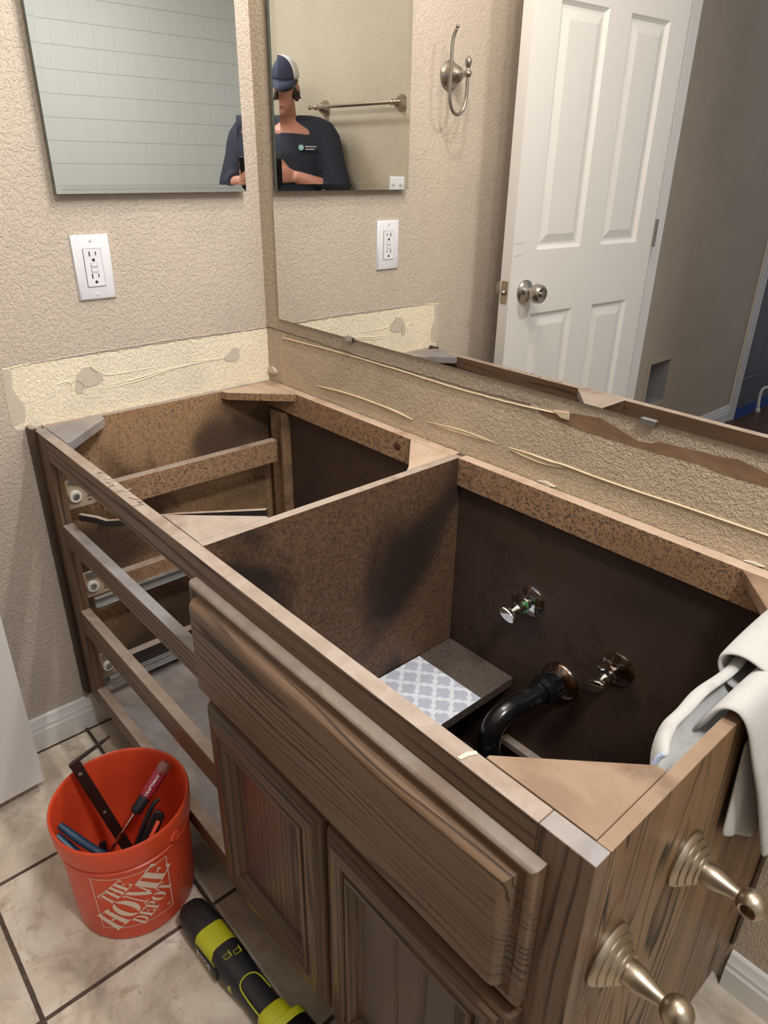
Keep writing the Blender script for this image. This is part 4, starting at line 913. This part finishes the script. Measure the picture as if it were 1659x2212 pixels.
obj('tool_clamp', lathe(NB(), [(0,0.0085),(0.006,0.0085),(0.008,0.006),(0.011,0.0055),(0.012,0.003)], (0.592, yt(0.59)-0.006, 0.020), (-1,-0.25,-0.1), 18), m_steel, pt)
bm = text_mesh('RYOBI', 0.019, bold=0.0006)
for v in bm.verts: v.co = Vector((0.688+v.co.x*0.9, yt(0.688+v.co.x*0.9)-0.0272-0.0020, 0.0245+v.co.y))
obj('printed_name', bm, m_print_w, pt, smooth=False)
bm = NB(); box(bm, 0.658, 0.722, yt(0.69)-0.0270-0.0015, yt(0.69)-0.024, 0.0145, 0.0345); obj('name_panel', bm, m_black, pt, bevel=0.001)

# ------------------------------------------------------------------ fittings on walls that only the mirrors show
hk = thing('robe_hook', 'brushed nickel robe hook on the left wall seen in the big mirror', 'hook', (0.0, -0.566, 1.376))
hc = Vector((0.0,-0.566,1.3755))
obj('rose', lathe(NB(), [(0,0.0315),(0.003,0.0320),(0.0045,0.0300),(0.006,0.0300),(0.0075,0.0280),(0.012,0.0255),(0.022,0.0215),(0.032,0.0165),(0.038,0.0105),(0.041,0.0085),(0.043,0.0085),(0.045,0.0070),(0.054,0.0065)], hc, (1,0,0), 40), m_nickel, hk)
hb = hc+Vector((0.060,0,0))
bm = NB(); ball(bm, hb, 0.0088); obj('ball_joint', bm, m_nickel, hk)
obj('finial', lathe(NB(), [(0.006,0.0050),(0.011,0.0040),(0.014,0.0055),(0.020,0.0075),(0.026,0.0080),(0.031,0.0062),(0.034,0.0035),(0.036,0.0028),(0.037,0.001)], hb, (0,0,1), 24), m_nickel, hk)
R_ = 0.028
pts = [hb+Vector((0,0,-0.006)), hb+Vector((0,0,-0.035)), hb+Vector((0,0.003,-0.058)), hb+Vector((0,0.013,-0.078)), hb+Vector((0,0.030,-0.086)), hb+Vector((0,0.047,-0.078)), hb+Vector((0,0.056,-0.058)), hb+Vector((0,0.058,-0.030)), hb+Vector((0,0.058,0.01)), hb+Vector((0,0.057,0.045)), hb+Vector((0.001,0.055,0.068)), hb+Vector((0.006,0.052,0.082))]
obj('hook_rod', tube(NB(), pts, 0.0041, 14, spline=5), m_nickel, hk)
bm = NB(); ball(bm, hb+Vector((0.008,0.051,0.087)), 0.0045); obj('rod_tip', bm, m_nickel, hk)
tb = thing('towel_bar', 'brushed nickel towel bar on the rear wall seen behind the person in the cabinet mirror', 'towel bar', (1.27, -1.33, 1.40))
for x in (1.53, 1.03):
    p = obj('bar_post', lathe(NB(), [(0,0.0315),(0.004,0.031),(0.010,0.027),(0.022,0.021),(0.032,0.016),(0.038,0.009),(0.050,0.008)], (x,-1.33,1.400), (0,1,0), 32), m_satin, tb)
    bm = NB(); ball(bm, (x,-1.276,1.400), 0.0115); obj('post_ball', bm, m_satin, p)
obj('bar', tube(NB(), [(1.000,-1.276,1.400),(1.565,-1.276,1.400)], 0.0072, 20), m_satin, tb)
for x, s in ((1.565, 1), (1.000, -1)):
    obj('finial', lathe(NB(), [(0,0.0072),(0.003,0.0050),(0.006,0.0085),(0.012,0.0090),(0.017,0.0055),(0.021,0.0050),(0.024,0.002)], (x,-1.276,1.400), (s,0,0), 20), m_satin, tb)
sw = thing('light_switch', 'white light switch plate on the rear wall seen at the cabinet mirror corner', 'light switch', (1.046,-1.33,1.08))
bm = NB(); rings_rect(bm, 1.000, 1.092, 1.022, 1.134, [(0,0.003),(0.003,0.0055)], lambda u, v, h: Vector((u, -1.33+h, v)), 0.0); obj('cover_plate', bm, m_plastic, sw)
for x in (1.024, 1.068):
    bm = NB(); box(bm, x-0.005, x+0.005, -1.325, -1.318, 1.070, 1.090); obj('toggle', bm, m_plastic, sw, bevel=0.001)

# vanity light bar (above the frame, it lights the room)
vl = thing('vanity_light', 'three-globe vanity light bar on the back wall above the mirror', 'wall light', (0.68, -0.01, 1.96))
bm = NB(); box(bm, 0.34, 1.02, -0.022, 0.0, 1.93, 1.995); obj('back_plate', bm, m_nickel, vl, bevel=0.004)
Mg = Mat('lamp_socket', (230,228,220), 0.4); m_sock = Mg.m
for b in BULBS:
    x = b[0]
    obj('socket_arm', tube(NB(), [(x,-0.02,1.962),(x,-0.10,1.975),(x,-0.148,1.96),(x,-0.15,1.935)], 0.008, 12, spline=4), m_nickel, vl)
    obj('bulb_holder', lathe(NB(), [(0,0.020),(0.030,0.017),(0.032,0.010)], (x,-0.15,1.912), (0,0,1), 20), m_sock, vl)
cl = thing('fill_light_fixture', 'unseen round fixture on the ceiling, added to go with the fill lamp', 'ceiling light', (1.80,-0.55,CEIL))  # made-up fixture around the added fill lamp
obj('fill_light_rim', lathe(NB(), [(0,0.16),(0.02,0.16),(0.025,0.15),(0.022,0.142),(0.004,0.142)], (1.80,-0.55,CEIL), (0,0,-1), 40), m_white, cl)

# hall: blue tape and a chair leg beyond the doorway
m_tape = Mat('blue_tape', (34,62,128), 0.7).m
tag(obj('masking_tape', prism(NB(), [(-0.11,-4.2),(-0.04,-4.2),(-0.035,-2.90),(-0.11,-2.88)], pz, -0.002, -0.0008), m_tape, smooth=False), 'strip of blue masking tape along the dark hall floor seen in the mirror', 'tape')
ck = thing('white_chair', 'pale metal chair leg frame standing in the dark hall seen at mirror edge', 'chair', (-0.0,-3.12,0))
obj('leg', tube(NB(), [(-0.02,-3.12,0.0),(-0.03,-3.13,0.11),(0.0,-3.18,0.13),(0.10,-3.26,0.13)], 0.008, 10, spline=4), m_white, ck)
obj('rubber_foot', lathe(NB(), [(0,0.012),(0.015,0.012),(0.02,0.009)], (-0.02,-3.12,-0.002), (0,0,1), 14), m_white, ck)

# ------------------------------------------------------------------ the person holding the phone
PC = Vector((1.535, -1.105, 0)); PF = Vector((-0.743, 0.669, 0)); PR = Vector((0.669, 0.743, 0))
def P(r, f, z): return PC + PR*r + PF*f + Vector((0,0,z))
PM = Matrix((PR, PF, Vector((0,0,1)))).transposed()
def remeshed(bm, vox, it=3, name='t'):
    me = bpy.data.meshes.new(name); bm.to_mesh(me); bm.free(); o = link(name, me)
    r = o.modifiers.new('r', 'REMESH'); r.mode = 'VOXEL'; r.voxel_size = vox
    sm = o.modifiers.new('s', 'SMOOTH'); sm.iterations = it; sm.factor = 0.5
    dg = bpy.context.evaluated_depsgraph_get(); m2 = bpy.data.meshes.new_from_object(o.evaluated_get(dg)); bpy.data.objects.remove(o); bpy.data.meshes.remove(me)
    b2 = NB(); b2.from_mesh(m2); bpy.data.meshes.remove(m2); return b2
man = thing('person', 'person in a navy shirt and cap taking the photo, seen in the cabinet mirror reflection', 'person', (PC.x, PC.y, 0))
M = Mat('skin', (186,132,112), 0.5); M.set('Subsurface Weight', 0.1); m_skin = M.m
m_navy = Mat('navy_shirt', (36,40,54), 0.85); m_navy.bump(m_navy.noise(60, 3), 0.002, 0.5); m_navy = m_navy.m
m_cap = Mat('navy_cap', (44,50,74), 0.8).m; m_mesh = Mat('white_cap_mesh', (206,206,208), 0.8).m
m_hair = Mat('brown_hair', (52,38,30), 0.6).m; m_jean = Mat('jeans', (48,54,70), 0.85).m; m_shoe = Mat('shoe', (40,36,34), 0.6).m
sd_ = tuple(PR)
HC = P(0.0, 0.085, 1.462)   # head centre
HR = PM.to_4x4()
HT = HR @ Matrix.Rotation(math.radians(-14), 4, 'X')
def hp_(r, f, z): return HC + (HT.to_3x3() @ Vector((r, f, z)))
bm = NB()
ball(bm, hp_(0,-0.010,0.018), 1.0, 0.070, 0.090, 0.088, 28, 20, HT)
ball(bm, hp_(0,0.022,-0.042), 1.0, 0.054, 0.062, 0.062, 24, 16, HT)
ball(bm, hp_(0,0.052,-0.080), 1.0, 0.028, 0.026, 0.022, 16, 12, HT)
tube(bm, [hp_(0,0.074,0.012), hp_(0,0.090,-0.016), hp_(0,0.096,-0.028), hp_(0,0.078,-0.034)], [0.007,0.010,0.013,0.009], 12)
for s_ in (-1, 1):
    ball(bm, hp_(s_*0.072,-0.006,-0.012), 1.0, 0.009, 0.018, 0.030, 12, 10, HT)
    ball(bm, hp_(s_*0.030,0.058,0.010), 1.0, 0.015, 0.012, 0.010, 12, 8, HT)
tube(bm, [hp_(-0.022,0.080,-0.055), hp_(0,0.086,-0.053), hp_(0.022,0.080,-0.055)], [0.005,0.008,0.005], 10, spline=3)
tube(bm, [P(0,-0.010,1.30), P(0,0.010,1.37), P(0,0.045,1.43)], [0.062,0.056,0.054], 20)
tube(bm, [P(0,-0.02,0.86), P(0,-0.015,0.98), P(0,0.0,1.10), P(0,0.0,1.22), P(0,-0.006,1.30), P(0,-0.006,1.345)], [0.155,0.140,0.148,0.160,0.150,0.080], 28, 0.62, spline=4, side=sd_)
SH = {}
for s_, el, wr in ((-1, (-0.245,0.060,1.065), (-0.052,0.135,1.128)), (1, (0.235,0.060,1.085), (0.168,0.140,1.105))):
    sh_ = (s_*0.166, -0.004, 1.284); SH[s_] = (sh_, el, wr)
    tube(bm, [P(s_*0.09,0,1.305), P(*sh_), P(*[lerp(a,b,0.5) for a,b in zip(sh_, el)]), P(*el)], [0.050,0.054,0.046,0.038], 18, spline=4)
    tube(bm, [P(*el), P(*[lerp(a,b,0.35) for a,b in zip(el, wr)]), P(*wr)], [0.038,0.038,0.026], 18, 0.9, spline=4)
    ball(bm, P(*el), 0.038)
    # hand: palm and five fingers curled round the phone edge
    wv_ = Vector(wr); tgt = Vector((0.028 if s_ < 0 else 0.110, 0.196, 1.138 if s_ < 0 else 1.118)); d_ = (tgt-wv_).normalized()
    pc = wv_ + d_*0.045
    tube(bm, [P(*wv_), P(*(wv_+d_*0.025)), P(*(wv_+d_*0.060)), P(*(wv_+d_*0.078))], [0.024,0.030,0.034,0.026], 16, 0.48, spline=3, side=tuple(Vector((0,0,1))))
    for q_ in range(4):
        b0 = wv_+d_*0.070+Vector((0, 0.002, 0.024-0.016*q_)); ln = (0.026,0.030,0.028,0.022)[q_]
        c1 = b0+d_*ln*0.9+Vector((0,0.004,0.002)); c2 = c1+Vector((-s_*0.004, -0.004 if s_ < 0 else -0.002, 0))+d_*ln*0.5; c3 = c2+Vector((-s_*0.010,-0.010,0))
        tube(bm, [P(*b0), P(*c1), P(*c2), P(*c3)], [0.0088,0.0082,0.0076,0.0062], 10, spline=3)
    t0 = wv_+d_*0.030+Vector((0,-0.006,0.020)); tube(bm, [P(*t0), P(*(t0+d_*0.022+Vector((0,-0.008,0.024)))), P(*(t0+d_*0.040+Vector((0,-0.004,0.040))))], [0.012,0.0100,0.0078], 10, spline=3)
for s_ in (-1, 1):
    tube(bm, [P(s_*0.085,-0.02,0.88), P(s_*0.09,0.0,0.66), P(s_*0.092,0.005,0.46), P(s_*0.095,-0.02,0.26), P(s_*0.095,-0.03,0.08)], [0.090,0.078,0.056,0.052,0.036], 20, spline=4)
    tube(bm, [P(s_*0.095,-0.045,0.05), P(s_*0.10,0.03,0.045), P(s_*0.105,0.11,0.03)], [0.036,0.036,0.028], 16, 0.8, spline=3)
body_ = obj('body', remeshed(bm, 0.005, 3), m_skin, man, deg=180)
def cloth(name, bm, mat, vox=0.006, it=4):
    return obj(name, remeshed(bm, vox, it), mat, man, deg=180)
bm = NB()
tube(bm, [P(0,-0.02,0.84), P(0,-0.015,0.98), P(0,0.0,1.10), P(0,0.002,1.21), P(0,-0.006,1.285), P(0,-0.006,1.322), P(0,-0.004,1.340)], [0.168,0.156,0.166,0.174,0.150,0.110,0.080], 32, 0.64, spline=4, side=sd_)
for s_ in (-1, 1):
    sh_, el, wr = SH[s_]; e = 0.42 if s_ < 0 else 0.55
    tube(bm, [P(s_*0.05,-0.006,1.312), P(*sh_), P(*[lerp(a,b,0.5) for a,b in zip(sh_, el)]), P(*el)], [0.052,0.067,0.060,0.052], 20, spline=4)
    ball(bm, P(*el), 0.051)
    tube(bm, [P(*el), P(*[lerp(a,b,e*0.6) for a,b in zip(el, wr)]), P(*[lerp(a,b,e) for a,b in zip(el, wr)])], [0.050,0.050,0.046], 20, spline=3)
    tube(bm, [P(*[lerp(a,b,e-0.10) for a,b in zip(el, wr)]), P(*[lerp(a,b,e+0.02) for a,b in zip(el, wr)])], [0.052,0.049], 20)
shirt = cloth('shirt', bm, m_navy)
bm = NB(); tube(bm, [P(0,-0.02,0.96), P(0,-0.02,0.86), P(0,-0.02,0.80)], [0.158,0.172,0.150], 28, 0.68, side=sd_, spline=3)
for s_ in (-1, 1):
    tube(bm, [P(s_*0.085,-0.02,0.88), P(s_*0.09,0.0,0.66), P(s_*0.092,0.005,0.46), P(s_*0.095,-0.02,0.26), P(s_*0.095,-0.03,0.07)], [0.104,0.090,0.070,0.066,0.058], 20, spline=4)
cloth('trousers', bm, m_jean, 0.008)
for s_ in (-1, 1):
    bm = NB(); tube(bm, [P(s_*0.095,-0.085,0.050), P(s_*0.095,-0.03,0.052), P(s_*0.10,0.05,0.046), P(s_*0.105,0.13,0.034), P(s_*0.107,0.160,0.030)], [0.034,0.046,0.046,0.040,0.024], 18, 0.9, spline=4)
    for v in bm.verts: v.co.z = max(v.co.z, 0.001)
    obj('shoe', bm, m_shoe, man, deg=60)
# hair, cap with pale mesh back
bm = NB(); ball(bm, hp_(0,-0.022,0.012), 1.0, 0.076, 0.088, 0.084, 28, 20, HT)
for k in range(46):
    a = random.uniform(math.radians(150), math.radians(390)); 
    x_ = math.cos(a)*0.070; y_ = -0.025+math.sin(a)*0.070
    if y_ > 0.018: continue
    b0 = hp_(x_, y_, -0.008); tube(bm, [b0, b0+Vector((random.uniform(-.008,.008),random.uniform(-.008,.008),-0.020)), b0+Vector((random.uniform(-.016,.016),random.uniform(-.016,.016),-0.042))], [0.011,0.009,0.004], 6)
geo = [v for v in bm.verts]
obj('hair', bm, m_hair, man, deg=180)
def cap_shell(a_from, a_to, name, mat, off=0.0):
    bm = NB(); n = 22; rows = []
    for i in range(11):
        ph = math.pi/2*i/10; row = []
        for k in range(n+1):
            a = math.radians(lerp(a_from, a_to, k/n)); rr_ = math.cos(ph)**0.75
            row.append(bm.verts.new(hp_(math.cos(a)*(0.083+off)*rr_, -0.012+math.sin(a)*(0.100+off)*rr_, 0.030+(0.078+off)*math.sin(ph)**0.9)))
        rows.append(row)
    for a_, b_ in zip(rows, rows[1:]):
        for k in range(n): bm.faces.new((a_[k], a_[k+1], b_[k+1], b_[k]))
    o = obj(name, bm, mat, man, deg=180); sdm = o.modifiers.new('s', 'SOLIDIFY'); sdm.thickness = 0.003; return o
cp = cap_shell(4, 144, 'cap_front', m_cap, 0.001); cap_shell(144, 364, 'cap_back', m_mesh)
bm = NB(); A_ = []
for k in range(17):
    a = math.radians(lerp(30, 150, k/16)); c_, s2 = math.cos(a), math.sin(a); dr = 0.062*math.sin(math.pi*k/16)**0.5
    A_.append((bm.verts.new(hp_(c_*0.084, -0.012+s2*0.101, 0.032)), bm.verts.new(hp_(c_*(0.084+dr*0.25), -0.012+s2*0.101+dr, 0.032-0.016*s2+0.006*abs(c_)-0.010))))
for a_, b_ in zip(A_, A_[1:]): bm.faces.new((a_[0], b_[0], b_[1], a_[1]))
o = obj('cap_brim', bm, m_cap, man, deg=180); sdm = o.modifiers.new('s', 'SOLIDIFY'); sdm.thickness = 0.003
obj('glasses', tube(NB(), [hp_(0.074,-0.02,0.010), hp_(0.070,0.045,0.008), hp_(0.052,0.080,0.006), hp_(0.018,0.090,0.006), hp_(0,0.086,0.010), hp_(-0.018,0.090,0.006), hp_(-0.052,0.080,0.006), hp_(-0.070,0.045,0.008), hp_(-0.074,-0.02,0.010)], [0.002,0.004,0.009,0.011,0.003,0.011,0.009,0.004,0.002], 8, 0.35, side=(0,0,1), spline=3), m_blackgloss, man)
# chest print: round mark and two short lines of lettering
LG = P(-0.085, 0.116, 1.238)
bm = NB(); prism(bm, arc(0, 0, 0.011, 0.011, 0, 345, 22), lambda p, t: LG + PR*p[0] + PF*t + Vector((0,0,p[1])), -0.014, 0.004); obj('chest_mark', bm, Mat('teal_print', (150,196,200), 0.6).m, man, smooth=False)
for zz, x0, x1 in ((0.004, -0.062, -0.016), (-0.006, -0.054, -0.020)):
    bm = NB(); x = x0
    while x < x1: box(bm, x, x+0.0026, 0, 0, 0, 0) if False else prism(bm, rc_(x, x+0.0028, zz-0.002, zz+0.002), lambda p, t: LG + PR*p[0] + PF*(t+p[0]*0.30) + Vector((0,0,p[1])), -0.012, 0.004); x += 0.0042
    obj('chest_lettering', bm, m_print_w, man, smooth=False)
# phone right behind the lens
ph = thing('smartphone', 'dark smartphone held upright in both hands by the person in the reflection', 'phone', CP)
bm = NB(); MP = Matrix((CR, CU, -CF)).transposed().to_4x4(); MP.translation = CP
box(bm, -0.037, 0.037, -0.125, 0.016, 0.004, 0.012, MP); obj('phone_body', bm, m_blackgloss, ph, bevel=0.002)
bm = NB(); box(bm, -0.034, 0.034, -0.121, 0.012, 0.0121, 0.0124, MP); obj('screen', bm, Mat('screen_glass', (14,14,16), 0.08).m, ph, smooth=False)
